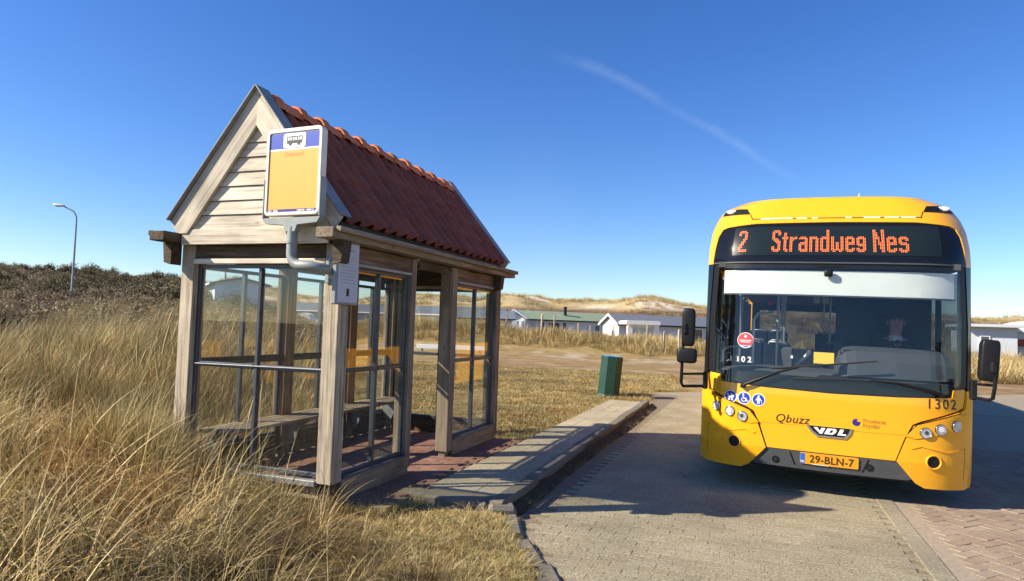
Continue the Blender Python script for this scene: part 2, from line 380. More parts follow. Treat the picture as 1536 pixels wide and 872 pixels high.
# ------------------------------------------------------------------ terrain
def sst(a, b, x): t = np.clip((x-a)/(b-a), 0, 1); return t*t*(3-2*t)
def vnoise(x, y, seed=0):
    xi, yi = np.floor(x).astype(np.int64), np.floor(y).astype(np.int64); fx, fy = x-xi, y-yi
    def h(i, j):
        n = (i*374761393 + j*668265263 + seed*974711) & 0x7fffffff; n = ((n ^ (n >> 13))*1274126177) & 0x7fffffff
        return ((n ^ (n >> 16)) & 0xffff)/65535.0
    ux, uy = fx*fx*(3-2*fx), fy*fy*(3-2*fy)
    return (h(xi, yi)*(1-ux)+h(xi+1, yi)*ux)*(1-uy)+(h(xi, yi+1)*(1-ux)+h(xi+1, yi+1)*ux)*uy
def fbm(x, y, s, o=4, seed=0):
    r = 0; a = .5
    for k in range(o): r = r+a*vnoise(x/s, y/s, seed+k); s = s/2.03; a *= .5
    return r/(1-.5**o)-.5
ROADL = [(-30, 2.0), (0, 0.2), (3.2, -.75), (4.2, -1.2), (5.5, -1.97), (14.5, -2.1), (17.6, -2.5), (18.4, -1.6), (20, 2), (24, 7), (30, 14), (40, 26)]
def road_left(y): return np.interp(y, [p[0] for p in ROADL], [p[1] for p in ROADL])
def road_right(y): return np.interp(y, [-30, 0, 20, 26, 33, 40], [9, 9, 9, 14, 24, 40])
def on_road(x, y, m=0.0): return (x > road_left(y)-m) & (x < road_right(y)+m) & (y < 38)
def on_plat(x, y, m=0.0): return (x > -2.85-m) & (x < -1.95+m) & (y > 5.4-m) & (y < 14.35+m)
def in_shel(x, y, m=0.0): return (x > -5.02-m) & (x < -2.8+m) & (y > 4.85-m) & (y < 8.5+m)
XB = ([-5, 0, 2.2, 3.2, 4.0, 4.62, 4.75, 8.6, 12, 20, 30, 60], [-.2, -.5, -.95, -1.5, -2.3, -3.6, -5.2, -5.35, -7.5, -13, -20, -42])
DUNE = ([-3, -1.6, -1.15, -.92, -.79, -.65, -.52, -.43, -.37, -.30, -.235, -.16, -.12, -.08, 0, .1, .2, .25, .295, .4, 1, 3],
        [9, 10, 12, 15.5, 11.8, 11, 13, 12.6, 13.2, 11.6, 13.2, 14.2, 12.6, 11.2, 10.5, 10, 9.8, 10.3, 9.8, 9.3, 9, 9])
def H(x, y):
    x = np.asarray(x, float); y = np.asarray(y, float)
    d = np.interp(y, *XB)-x
    h = .03+.05*fbm(x, y, 5, 3, 3)
    h = h+sst(0, 6, d)*(.52+.32*fbm(x, y, 4.5, 4, 11))+sst(6, 30, d)*.35
    h = h*(1-.75*sst(24, 34, y)*sst(-40, -22, x))
    # grassy ridge in front of the chalets
    cy = 41.5+2*np.sin(x*.11)
    h = h+(np.interp(x, [-30, -16, -9, -4, 8], [1.4, 1.32, .92, .62, .45])+.45*fbm(x, y, 7, 4, 21))*np.exp(-((y-cy)/4.2)**2)*sst(-34, -22, x)*1.0
    # scrub hill
    h = h+3.6*np.exp(-((x+92)/22)**2-((y-72)/30)**2)+2.2*fbm(x, y, 14, 4, 5)*sst(35, 55, y)*sst(-35, -60, x)
    h = h+2.2*sst(15, 48, y)*sst(-.62, -1.0, x/np.maximum(y, 1))*sst(140, 100, y)
    h = h-.5*sst(46, 54, y)*sst(-55, -45, x)
    # outer dunes
    r = x/np.maximum(y, 40); top = np.interp(r, *DUNE)
    pr = sst(120, 205, y)
    n = fbm(x, y, 46, 5, 31)
    h = h+pr*(top-3.0+9*n*sst(120, 180, y)*(1-.75*sst(190, 215, y)))*1.0*(1-.6*sst(225, 330, y))+pr*2.2*fbm(x, y, 13, 3, 41)
    # beds of road, platform and shelter
    flat = on_road(x, y, .0) | on_plat(x, y, -.06) | in_shel(x, y, -.06)
    return np.where(flat, -.22, h)
def axis(parts):
    a = []
    for lo, hi, st in parts: a += list(np.arange(lo, hi, st))
    return np.array(a)
xs = axis([(-700, -300, 14), (-300, -130, 2.6), (-130, -40, 1.6), (-40, -12, .6), (-12, 3, .15), (3, 14, .5), (14, 60, 1.6), (60, 140, 2.6), (140, 701, 16)])
ys_ = axis([(-60, 0, 3), (0, 15, .15), (15, 50, .55), (50, 120, 1.6), (120, 250, 1.7), (250, 400, 8), (400, 1600, 60)])
gx, gy = np.meshgrid(xs, ys_); gz = H(gx, gy)
def zone_colour(x, y, z):
    """dry grass, thatch, sand and dune heath by place"""
    n1, n2 = fbm(x, y, 1.1, 4, 61)+.5, fbm(x, y, 9, 4, 71)+.5
    straw, green, brown, sand = np.array((.36,.265,.105)), np.array((.17,.17,.055)), np.array((.17,.115,.06)), np.array((.52,.42,.28))
    thatch = np.array((.085,.058,.026))
    L = lambda a, b, t: a*(1-t[..., None])+b*t[..., None]
    lawn = L(np.broadcast_to(straw, x.shape+(3,)), green, np.clip((n2-.42)*2.2, 0, .75)*np.clip(1.25-n1*.5, 0, 1)*sst(24, 9, y))
    lawn = L(lawn, np.array((.31,.20,.10)), sst(12, 22, y)*sst(.35, .65, n2)*.9)
    lawn = L(lawn, np.array((.47,.36,.22)), sst(.60, .74, n1)*.7)
    d = np.interp(y, *XB)-x
    c = L(lawn, thatch, sst(0, 1.2, d))
    c = L(c, brown*1.1, sst(-20, -45, x)*sst(20, 40, y))
    c = L(c, straw*1.05, np.exp(-((y-39)/5.0)**2)*sst(-34, -22, x))
    c = L(c, sand*.85, sst(35.2, 34.2, y)*sst(31.5, 33, y)*sst(.45, .6, n1)*sst(-30, -20, x))
    shaded_soil = np.exp(-((x+3.05)/.45)**2-((y-5.12)/.36)**2)  # dark soil with the shade by the front post, put into ground colour
    c = L(c, np.array((.06,.045,.025)), np.clip(shaded_soil*1.3, 0, .9))
    far = sst(70, 120, y)
    n3, n4 = fbm(x, y, 22, 5, 81)+.5, fbm(x, y, 6, 4, 91)+.5
    dune = L(np.broadcast_to(np.array((.44,.34,.17)), x.shape+(3,)), np.array((.29,.225,.10)), sst(.50, .68, n4))
    dune = L(dune, np.array((.60,.50,.36)), sst(.50, .61, n3)*.9)
    rr = x/np.maximum(y, 40)
    blow = np.exp(-((rr+.128)/.04)**2)*sst(5.0, 7.5, z)*sst(.30, .5, n3)
    dune = L(dune, np.array((.62,.52,.39)), np.clip(blow*1.3, 0, 1))
    heath = sst(7.2, 5.4, z-3*(n3-.5))
    dune = L(dune, np.array((.145,.085,.05)), heath*sst(.3, .5, n2+.25))
    return L(c, dune, far)
def grid_mesh(name, gx, gy, gz, m, col=None):
    ny, nx = gx.shape
    v = np.stack([gx, gy, gz], -1).reshape(-1, 3)
    i = np.arange(nx*ny).reshape(ny, nx)
    q = np.stack([i[:-1, :-1], i[:-1, 1:], i[1:, 1:], i[1:, :-1]], -1).reshape(-1, 4)
    me = bpy.data.meshes.new(name); me.vertices.add(len(v)); me.vertices.foreach_set('co', v.ravel().astype(np.float32))
    me.loops.add(q.size); me.loops.foreach_set('vertex_index', q.ravel().astype(np.int32))
    me.polygons.add(len(q)); me.polygons.foreach_set('loop_start', np.arange(0, q.size, 4, dtype=np.int32))
    me.update(calc_edges=True); me.polygons.foreach_set('use_smooth', np.ones(len(q), bool))
    if col is not None:
        a = me.attributes.new('col', 'FLOAT_COLOR', 'POINT'); c = np.ones((len(v), 4), np.float32); c[:, :3] = col.reshape(-1, 3); a.data.foreach_set('color', c.ravel())
    me.materials.append(m); o = bpy.data.objects.new(name, me); C.objects.link(o); return o
def ground_mat():
    m, n, l, b = mat('dune_ground'); b.inputs['Roughness'].default_value = .95; b.inputs['Specular IOR Level'].default_value = .15
    a = n.new('ShaderNodeAttribute'); a.attribute_name = 'col'; ge = n.new('ShaderNodeNewGeometry')
    z = n.new('ShaderNodeTexNoise'); z.inputs['Scale'].default_value = 38; z.inputs['Detail'].default_value = 7; z.inputs['Roughness'].default_value = .7; l.new(ge.outputs['Position'], z.inputs['Vector'])
    z3 = n.new('ShaderNodeTexNoise'); z3.inputs['Scale'].default_value = 1.1; z3.inputs['Detail'].default_value = 7; z3.inputs['Roughness'].default_value = .68; l.new(ge.outputs['Position'], z3.inputs['Vector'])
    mr = n.new('ShaderNodeMapRange'); mr.inputs[1].default_value = .3; mr.inputs[2].default_value = .7; mr.inputs[3].default_value = .55; mr.inputs[4].default_value = 1.4; l.new(z.outputs['Fac'], mr.inputs[0])
    mr2 = n.new('ShaderNodeMapRange'); mr2.inputs[1].default_value = .3; mr2.inputs[2].default_value = .7; mr2.inputs[3].default_value = .62; mr2.inputs[4].default_value = 1.35; l.new(z3.outputs['Fac'], mr2.inputs[0])
    mm = n.new('ShaderNodeMath'); mm.operation = 'MULTIPLY'; l.new(mr.outputs[0], mm.inputs[0]); l.new(mr2.outputs[0], mm.inputs[1])
    mu = n.new('ShaderNodeVectorMath'); mu.operation = 'SCALE'; l.new(a.outputs['Color'], mu.inputs[0]); l.new(mm.outputs[0], mu.inputs['Scale']); l.new(mu.outputs[0], b.inputs['Base Color'])
    ad = n.new('ShaderNodeMath'); ad.operation = 'ADD'; l.new(z.outputs['Fac'], ad.inputs[0]); l.new(z3.outputs['Fac'], ad.inputs[1])
    bp = n.new('ShaderNodeBump'); bp.inputs['Strength'].default_value = .8; bp.inputs['Distance'].default_value = .06; l.new(ad.outputs[0], bp.inputs['Height']); l.new(bp.outputs[0], b.inputs['Normal'])
    return m
MT['ground'] = ground_mat()
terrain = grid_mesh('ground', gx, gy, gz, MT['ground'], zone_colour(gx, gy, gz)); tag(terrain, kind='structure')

# ------------------------------------------------------------------ road
def poly_obj(name, poly, z0, z1, m, parent=None):
    return MB().prism(poly, z0, z1, 'z').build(name, m, parent)
ry = [2.0, 3.2, 4.2, 5.5, 10, 14.5, 17.6, 18.4, 20, 24, 30, 37.5]
lft = [(float(road_left(y))-.03, y) for y in [-20, 0]+ry]; rgt = [(float(road_right(y)), y) for y in [-20, 0]+ry]
road = poly_obj('road', lft+rgt[::-1], -.3, -.012, MT['joint']); tag(road, kind='structure')
PAV = {}
def paver_mesh(key, L, Wd, T, ch=.0028):
    if key not in PAV:
        mb = MB(); x, y = L/2, Wd/2; c = ch
        vs = [(-x,-y,-T), (x,-y,-T), (x,y,-T), (-x,y,-T), (-x,-y,-c), (x,-y,-c), (x,y,-c), (-x,y,-c), (-x+c,-y+c,0), (x-c,-y+c,0), (x-c,y-c,0), (-x+c,y-c,0)]
        fs = [(8,9,10,11)]+[(a, (a+1) % 4, (a+1) % 4+4, a+4) for a in range(4)]+[(a+4, (a+1) % 4+4, (a+1) % 4+8, a+8) for a in range(4)]
        mb.add(vs, fs); PAV[key] = mb
    return PAV[key]
def lay(parent, key, size, spots, m, name, limit=300, rest='paver_field', jit=.0022, z=0.0):
    """spots: (x, y, rot); the nearest ones as parts, the rest joined"""
    mb = paver_mesh(key, *size); me = mb.mesh(name); me.materials.append(m)
    spots = sorted(spots, key=lambda s: s[0]**2+s[1]**2)
    for x, y, r in spots[:limit]:
        o = bpy.data.objects.new(name, me); C.objects.link(o); o.parent = parent
        o.location = (x, y, z+random.gauss(0, jit)); o.rotation_euler = (random.gauss(0, .008), random.gauss(0, .008), r+random.gauss(0, .008))
    if len(spots) > limit:
        B = MB(); V = np.array(mb.v)
        for x, y, r in spots[limit:]:
            e = np.array(Euler((random.gauss(0, .008), random.gauss(0, .008), r+random.gauss(0, .008))).to_matrix())
            B.add(V @ e.T + np.array((x, y, z+random.gauss(0, jit))), mb.f)
        o = B.build(rest, m, parent); tag(o, kind='stuff')
LINE = 1.33    # gutter line between grey and red paving
sp = []
for j in range(0, 140):
    y = 3.0+j*.1025+.05
    for i in range(-8, 18):
        x = (i+.5*(j % 2))*.2035
        if x < float(road_left(y))+.05+.04*random.random() or x > LINE-.16: continue
        sp.append((x, y, 0))
lay(road, 'grey', (.2036, .1004, .06), sp, MT['road'], 'paver', rest='paver_field', jit=.001)
# farther away the joints are only relief
def far_road():
    m, n, l, b = mat('road_far'); b.inputs['Roughness'].default_value = .92
    ge = n.new('ShaderNodeNewGeometry'); br = n.new('ShaderNodeTexBrick'); l.new(ge.outputs['Position'], br.inputs['Vector'])
    br.inputs['Scale'].default_value = 1; br.inputs['Brick Width'].default_value = .2; br.inputs['Row Height'].default_value = .1; br.inputs['Mortar Size'].default_value = .004
    br.inputs['Color1'].default_value = (.285,.235,.15,1); br.inputs['Color2'].default_value = (.32,.27,.175,1); br.inputs['Mortar'].default_value = (.17,.135,.085,1)
    z = n.new('ShaderNodeTexNoise'); z.inputs['Scale'].default_value = 1.2; z.inputs['Detail'].default_value = 6; l.new(ge.outputs['Position'], z.inputs['Vector'])
    mr = n.new('ShaderNodeMapRange'); mr.inputs[3].default_value = .75; mr.inputs[4].default_value = 1.25; l.new(z.outputs['Fac'], mr.inputs[0])
    mu = n.new('ShaderNodeVectorMath'); mu.operation = 'SCALE'; l.new(br.outputs[0], mu.inputs[0]); l.new(mr.outputs[0], mu.inputs['Scale']); l.new(mu.outputs[0], b.inputs['Base Color'])
    return m
fy = [17.28, 17.6, 18.4, 20, 24, 30, 37.5]
poly_obj('road_surface', [(float(road_left(y)), y) for y in fy]+[(float(road_right(y)), y) for y in fy[::-1]], -.2, 0, far_road(), road)
# red brick lane in 45 degree herringbone, beyond the gutter stones
poly_obj('joint_bed', [(LINE+.02, 3.0), (5.2, 3.0), (5.2, 17.26), (LINE+.02, 17.26)], -.05, -.006, MT['jointpale'], road)
sp = []
c45 = math.cos(R(45)); P_ = .1025
for i in range(-70, 90):
    for j in range(-70, 90):
        # herringbone cell: horizontal and vertical brick pairs
        k = (i-j) % 4
        if k == 0: u, v, r = (i+1)*P_, (j+.5)*P_, 0
        elif k == 2: u, v, r = (i+.5)*P_, j*P_, R(90)
        else: continue
        x, y = (u*c45-v*c45)+3.0, (u*c45+v*c45)+7.0
        if LINE+.12 < x < 4.9 and 4.2 < y < 12 and x < 1.2+y*.42: sp.append((x, y, r+R(45)))
red = empty('brick_lane', (0, 0, 0), None, None); red['kind'] = 'structure'
lay(red, 'red', (.2035, .1008, .06), sp, MT['redbrick'], 'brick', rest='brick_field')
for k in range(29):
    MB().box((0, 0, 0), (.15, .492, .08), ch=.006).build('gutter_stone', MT['gutter'], road, (LINE-.06+random.gauss(0, .002), 3.2+k*.5, -.037+random.gauss(0, .0015)))
poly_obj('road_side', [(4.9, 2), (8.9, 2), (8.9, 17.3), (4.9, 17.3)], -.1, -.004, far_road(), road)

# ------------------------------------------------------------------ boarding platform with kerb
plat = MB().prism([(-2.83, 5.55), (-2.14, 5.55), (-2.14, 14.25), (-2.83, 14.25)], -.2, .105, 'z').build('platform', MT['joint']); tag(plat, kind='structure')
sp = [(-2.715+.236*i, 5.62+.236*(j+.5), 0) for i in range(3) for j in range(36)]
lay(plat, 'slab', (.2352, .2352, .045), sp, MT['slab'], 'tile', z=.118, jit=.0012)
for k in range(9):
    MB().box((0, 0, 0), (.15, .985, .36), ch=.014).build('kerbstone', MT['kerb'], plat, (-2.068+random.gauss(0, .006)-.004*k, 5.92+k*.99, -.052+random.gauss(0, .004)), (0, random.gauss(0, .012), random.gauss(0, .006)))
MB().box((0, 0, 0), (.86, .2, .2), ch=.02).build('kerbstone', MT['kerb'], plat, (-2.57, 5.46, .015), (0, .02, .05))
MB().box((0, 0, 0), (.24, .2, .2), ch=.03).build('kerbstone', MT['kerb'], plat, (-2.02, 5.45, .0), (.03, .06, .5))
sb = MB(); gq = np.random.default_rng(5); yy = np.arange(5.3, 14.4, .06); ns = len(yy)
wq = .08+.09*(fbm(yy, yy*0, .7, 3, 9)+.3)+.02*gq.random(ns); hq = .05+.06*(fbm(yy, yy*0+5, .5, 3, 19)+.4)
sb.add([(-1.996, y, .0+h) for y, h in zip(yy, hq)]+[(-1.996+w*.5, y, h*.6) for y, w, h in zip(yy, wq, hq)]+[(-1.996+w, y, -.02) for y, w in zip(yy, wq)], [(k*ns+i, k*ns+i+1, (k+1)*ns+i+1, (k+1)*ns+i) for k in range(2) for i in range(ns-1)], True)
tag(sb.build('kerb_soil', MT['soil'], road), kind='stuff')
for x, y, a, l, zz in ((-1.80, 5.12, .42, .62, -.045), (-1.50, 4.62, .55, .5, -.048), (-1.24, 4.27, .5, .42, -.06)):
    MB().box((0, 0, 0), (.17, l, .16), ch=.03).build('kerbstone', MT['kerb'], road, (x, y, zz), (.02, -.06, a))
# brick floor under the shelter
fl = MB().prism([(-5.0, 4.9), (-2.84, 4.9), (-2.84, 8.48), (-5.0, 8.48)], -.2, .098, 'z').build('shelter_floor', MT['joint']); tag(fl, kind='structure')
sp = [(-4.9+(i+.5*(j % 2))*.2035, 5.0+j*.1025, 0) for i in range(11) for j in range(34) if -4.95 < -4.9+(i+.5*(j % 2))*.2035 < -2.9]
lay(fl, 'floor', (.2028, .1018, .05), sp, MT['floorbrick'], 'brick', jit=.001, z=.112, rest='brick_field')
# ------------------------------------------------------------------ bus shelter
SB = Vector((-4.13, 6.61, .11))
shel = empty('bus_shelter', SB, 'weathered timber bus shelter with red pantile roof and glazed sides beside the road', 'bus shelter')
X0, X1, Y0, Y1, PW = -5.0, -3.26, 4.715, 8.506, .15
def sbeam(name, a, b, w, h, m, up=(0, 0, 1), ch=.005, parent=None): return beam(name, a, b, w, h, MT[m], parent or shel, up, ch, SB)
def sbuild(mb, name, m, parent=None):
    o = mb.build(name, MT[m], parent or shel)
    if not parent: o.location = -SB
    return o
xm = (X0+X1)/2
posts = [(X0+PW/2, Y0+PW/2, 'wood_post'), (X1-PW/2, Y0+PW/2, 'wood_post'), (X0+PW/2, Y1-PW/2, 'wood_grey'), (X1-PW/2, Y1-PW/2, 'wood_grey'),
         (X1-PW/2, 6.063-.05, 'wood_grey'), (X1-PW/2, 6.937+.07, 'wood_grey'), (X0+PW/2, 6.13, 'wood_brown'), (X0+PW/2, 7.38, 'wood_brown')]
for i, (x, y, m) in enumerate(posts):
    w = .10 if i == 4 else .14 if i == 5 else PW
    sbeam('post', (x, y, .27 if i < 2 else .17), (x, y, 2.29), w, PW, m, up=(1, 0, 0))
    sbuild(MB().box((x, y, .11), (.09, .09, .13), ch=.01), 'post_foot', 'kerb') if i > 1 else sbuild(MB().box((x, y+.01, .16), (.12, .11, .24), ch=.01), 'post_foot', 'wood_dark')
def window(c, w, axis, z0=.307, z1=2.116, mid=1.202, name='window', nm=1):
    """2 x 2 glazed frame; axis 'x' spans along x at fixed y, 'y' spans along y at fixed x"""
    def P(t, z, o=0): return (c[0]+t, c[1]+o, z) if axis == 'x' else (c[0]+o, c[1]+t, z)
    up = (0, 1, 0) if axis == 'x' else (1, 0, 0)
    mb = MB(); T = .034
    def bar(t, z, dt, dz, th=T): mb.box(P(t, z), (dt, th, dz) if axis == 'x' else (th, dt, dz), ch=.005)
    bar(-w/2+.017, (z0+z1)/2, .034, z1-z0); bar(w/2-.017, (z0+z1)/2, .034, z1-z0)
    bar(0, z1-.018, w-.07, .036); bar(0, z0+.018, w-.07, .036)
    bar(0, (z0+z1)/2, .036, z1-z0-.074, .05)
    bar(-w/4-.004, mid, w/2-.062, .042, .042); bar(w/4+.004, mid, w/2-.062, .042, .042)
    f = sbuild(mb, name, 'alu')
    for sx in (-1, 1):
        for a, b in ((z0+.034, mid-.014), (mid+.014, z1-.034)):
            g = MB().box(P(sx*(w/4-.001), (a+b)/2), (w/2-.05, .007, b-a) if axis == 'x' else (.007, w/2-.05, b-a)); o = sbuild(g, 'pane', 'glass', f)
    return f
yb = Y0+.07
window((xm, yb), X1-X0-2*PW, 'x'); window((xm, Y1-.07), X1-X0-2*PW, 'x')
window((X1-.06, (4.865+5.963)/2), 5.963-4.865, 'y'); window((X1-.06, (7.077+8.356)/2), 8.356-7.077, 'y')
for a, b in ((4.865, 6.055), (6.205, 7.305), (7.455, 8.356)): window((X0+.07, (a+b)/2), b-a, 'y', z0=.36)
# bright galvanised drip rails over and under the gable windows
for y in (yb, Y1-.07):
    sg = -1 if y < 6 else 1
    sbeam('drip_rail', (X0+PW, y+sg*.055, .268), (X1-PW, y+sg*.055, .268), .07, .05, 'galv', up=(0, 0, 1))
    sbeam('head_rail', (X0+PW, y+sg*.055, 2.138), (X1-PW, y+sg*.055, 2.138), .05, .046, 'wood_pale', up=(0, 0, 1))
    sbeam('cross_rail', (X0+PW, y+sg*.03, 1.202), (X1-PW, y+sg*.03, 1.214), .02, .012, 'galv')
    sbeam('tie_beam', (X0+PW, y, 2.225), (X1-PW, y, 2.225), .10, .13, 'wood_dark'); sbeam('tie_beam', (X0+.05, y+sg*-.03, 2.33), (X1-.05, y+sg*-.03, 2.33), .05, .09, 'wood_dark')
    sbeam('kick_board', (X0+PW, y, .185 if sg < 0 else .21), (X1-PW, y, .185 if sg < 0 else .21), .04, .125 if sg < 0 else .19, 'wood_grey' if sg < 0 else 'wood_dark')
# headers, kick boards and slanted brackets on the road side
for a, b, s0, s1 in ((4.865, 5.95, 0, .20), (7.09, 8.36, -.20, 0)):
    poly = [(a, 2.135), (b, 2.135), (b+s1*.55, 2.21), (b+s1, 2.285), (a+s0, 2.285), (a+s0*.55, 2.21)]
    MB().prism(poly, -(X1-.012), -(X1-.10), 'y').build('header_board', MT['wood_brown'], shel, -SB, (0, 0, R(90)))
    sbeam('head_rail', (X1-.02, a, 2.128), (X1-.02, b, 2.128), .05, .03, 'galv')
    sbeam('kick_board', (X1-.035, a-.0, .207), (X1-.035, b+(.06 if a < 6 else 0), .207), .09, .185, 'wood_grey')
    sbeam('sill', (X1-.03, a, .304), (X1-.03, b, .304), .11, .014, 'alu')
    for z in (.7, 1.0, 1.55):
        pass
for a, b in ((4.865, 6.055), (6.205, 7.305), (7.455, 8.356)):
    sbeam('kick_board', (X0+.06, a, .235), (X0+.06, b, .235), .05, .235, 'wood_dark')
    sbeam('mid_rail', (X0+.11, a, 1.205), (X0+.11, b, 1.205), .03, .075, 'wood_dark')
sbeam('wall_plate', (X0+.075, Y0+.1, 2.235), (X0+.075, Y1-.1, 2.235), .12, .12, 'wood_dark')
for a, b in ((6.16, 6.86),): sbeam('wall_plate', (X1-.075, a, 2.25), (X1-.075, b, 2.25), .10, .08, 'wood_dark')
# long eave planks with their short stepped bearers
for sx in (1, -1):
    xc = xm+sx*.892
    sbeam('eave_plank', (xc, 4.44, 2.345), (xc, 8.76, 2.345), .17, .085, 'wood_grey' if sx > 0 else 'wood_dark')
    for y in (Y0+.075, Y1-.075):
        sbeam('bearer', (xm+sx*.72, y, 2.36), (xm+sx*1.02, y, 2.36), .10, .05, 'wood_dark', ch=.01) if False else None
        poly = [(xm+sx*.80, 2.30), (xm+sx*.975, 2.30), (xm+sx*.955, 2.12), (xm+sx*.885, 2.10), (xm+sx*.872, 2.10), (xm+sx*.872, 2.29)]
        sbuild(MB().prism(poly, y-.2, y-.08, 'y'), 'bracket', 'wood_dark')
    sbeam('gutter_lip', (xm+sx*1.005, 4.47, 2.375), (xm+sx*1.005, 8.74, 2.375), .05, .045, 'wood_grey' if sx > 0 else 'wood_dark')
# gable: cladding boards, fascia board and bargeboards
APX, FZ, HW = 3.67, 2.50, .925
sl = Vector((HW, 0, -(APX-FZ))).normalized()
for yf, sg in ((4.66, -1), (8.56, 1)):
    zb = [2.425+i*.128 for i in range(10)]
    for i, z in enumerate(zb):
        zt = min(z+.122, APX-.22); hw = lambda q: max(.02, (APX-.16-q)/(APX-FZ)*HW-.02)
        if zt <= z: break
        m = MB().prism([(xm-hw(z), z), (xm+hw(z), z), (xm+hw(zt), zt), (xm-hw(zt), zt)], yf, yf+.018-sg*.0005*i, 'y')
        for k, v in enumerate(m.v):   # lap siding: lower edge proud
            m.v[k] = (v[0]+4.13, v[1]+sg*(.014 if v[2] < z+.01 else 0), v[2])
        o = m.build('cladding_board', MT['wood_pale'], shel); o.location = Vector((-4.13, 0, 0))-SB
    sbeam('fascia_board', (xm-.80, yf+sg*.02, 2.352), (xm+.80, yf+sg*.02, 2.352), .03, .142, 'wood_pale')
    for sx in (-1, 1):
        p = [(xm, APX), (xm+sx*HW, FZ), (xm+sx*(HW-.085), FZ-.115), (xm+sx*(HW-.20), FZ-.115), (xm, APX-.335)]
        # each board in its own frame so that the grain runs along it
        ang = math.atan2(-(APX-FZ), sx*HW); ca_, sa_ = math.cos(ang), math.sin(ang); cx_, cz_ = xm+sx*HW/2, (APX+FZ)/2
        loc2 = [((u-cx_)*ca_+(v-cz_)*sa_, -(u-cx_)*sa_+(v-cz_)*ca_) for u, v in p]
        ya, yb2 = (yf-.048, yf-.016) if sg < 0 else (yf+.034, yf+.066)
        o = MB().prism(loc2, ya-yf, yb2-yf, 'y').build('bargeboard', MT['wood_pale'], shel, Vector((cx_, yf, cz_))-SB, (0, -ang, 0))
        # lead capping over the board, running back to the tiles
        off = Vector((sx*.0, 0, .012))
        a = Vector((xm+sx*.0, yf, APX+.012)); b = Vector((xm+sx*(HW+.012), yf, FZ+.008)); nrm = Vector((sx*(APX-FZ), 0, HW)).normalized()
        yc = yf+(-.005 if sg < 0 else .005)
        sbeam('verge_flashing', (a.x+nrm.x*.004, yc, a.z), (b.x+nrm.x*.004, yc, b.z), .17, .012, 'lead', up=nrm, ch=.002)
# roof: deck, pantiles, ridge tiles
RZ = 3.505
roof = sbuild(MB().prism([(xm, RZ), (xm+.80, 2.50), (xm+.77, 2.47), (xm, RZ-.06), (xm-.77, 2.47), (xm-.80, 2.50)], 4.70, 8.52, 'y'), 'roof', 'wood_dark')
NC, NR = 18, 5
tw = (8.47-4.75)/NC
rl = math.hypot(.86, 1.07); ts = rl/NR
def pantile():
    mb = MB(); NX = 11; L = ts*1.16
    prof = []
    for i in range(NX):
        t = i/(NX-1)
        z = .046*math.exp(-((t-.78)/.17)**2)-.014*math.exp(-((t-.32)/.24)**2)
        prof.append((t*tw*1.10-tw*.02, z))
    vs = []
    for k in range(2):
        for (u, z) in prof: vs.append((u, k*L, z+(1-k)*.0))
    for (u, z) in prof: vs.append((u, 0, z-.027))
    fs = [(i, i+1, NX+i+1, NX+i) for i in range(NX-1)]
    mb.add(vs[:2*NX], fs, True)
    mb.add([vs[i] for i in range(NX)]+vs[2*NX:], [(i, NX+i, NX+i+1, i+1) for i in range(NX-1)])
    # underside
    mb.add(vs[2*NX:]+[(u, L, z-.016) for u, z in prof], [(i, NX+i, NX+i+1, i+1) for i in range(NX-1)], True)
    return mb
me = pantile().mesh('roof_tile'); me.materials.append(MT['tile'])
for sx in (-1, 1):
    d = Vector((sx*.86, 0, -1.07)).normalized(); nrm = Vector((sx*1.07, 0, .86)).normalized()
    for r in range(NR):
        for c in range(NC):
            o = bpy.data.objects.new('roof_tile', me); C.objects.link(o); o.parent = roof
            # tile local: x across (along the ridge), y up the slope, z outward
            xax = Vector((0, 1, 0)) if sx > 0 else Vector((0, -1, 0))
            yax = -d; zax = xax.cross(yax)
            tilt = Matrix.Rotation(-.052+random.gauss(0, .004), 3, 'X')
            m3 = Matrix((xax, yax, zax)).transposed() @ tilt
            s = rl-(r*ts)   # distance below the ridge of the lower end
            p = Vector((xm, 0, RZ+.03))+d*s+nrm*(.050+random.gauss(0, .0015))
            p.y = 4.75+c*tw if sx > 0 else 4.75+(c+1)*tw
            mw = m3.to_4x4(); mw.translation = p
            o.matrix_basis = mw
NRT = 11
def ridge():
    mb = MB(); n = 9; L = (8.50-4.73)/NRT*1.10
    prof = [(math.cos(math.pi*i/(n-1)), math.sin(math.pi*i/(n-1))) for i in range(n)]
    vs = []
    for yk, r in ((0, .136), (L*.10, .150), (L*.24, .147), (L*.32, .126), (L, .114)):
        for cx, cz in prof: vs.append((cx*r*.95, yk, cz*r*.95-.03))
    fs = [(k*n+i, k*n+i+1, (k+1)*n+i+1, (k+1)*n+i) for k in range(4) for i in range(n-1)]
    mb.add(vs, fs, True)
    mb.add([vs[i] for i in range(n)]+[(v[0]*.86, v[1], (v[2]+.03)*.86-.03) for v in vs[:n]], [(i, n+i, n+i+1, i+1) for i in range(n-1)])
    return mb
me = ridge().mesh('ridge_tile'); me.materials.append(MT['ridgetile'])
for k in range(NRT):
    o = bpy.data.objects.new('ridge_tile', me); C.objects.link(o); o.parent = roof; o.location = (xm, 4.73+k*(8.50-4.73)/NRT, RZ+.05+random.gauss(0, .003)); o.rotation_euler = (-.03, random.gauss(0, .02), random.gauss(0, .02))
for yv in (8.525,):
    for sx in (-1, 1):
        a = Vector((xm+sx*.02, yv, APX+.0)); b = Vector((xm+sx*(HW-.02), yv, FZ+.0)); nr = Vector((sx*(APX-FZ), 0, HW)).normalized()
        sbeam('verge_board', a-nr*.055, b-nr*.055, .028, .12, 'wood_pale', up=nr)
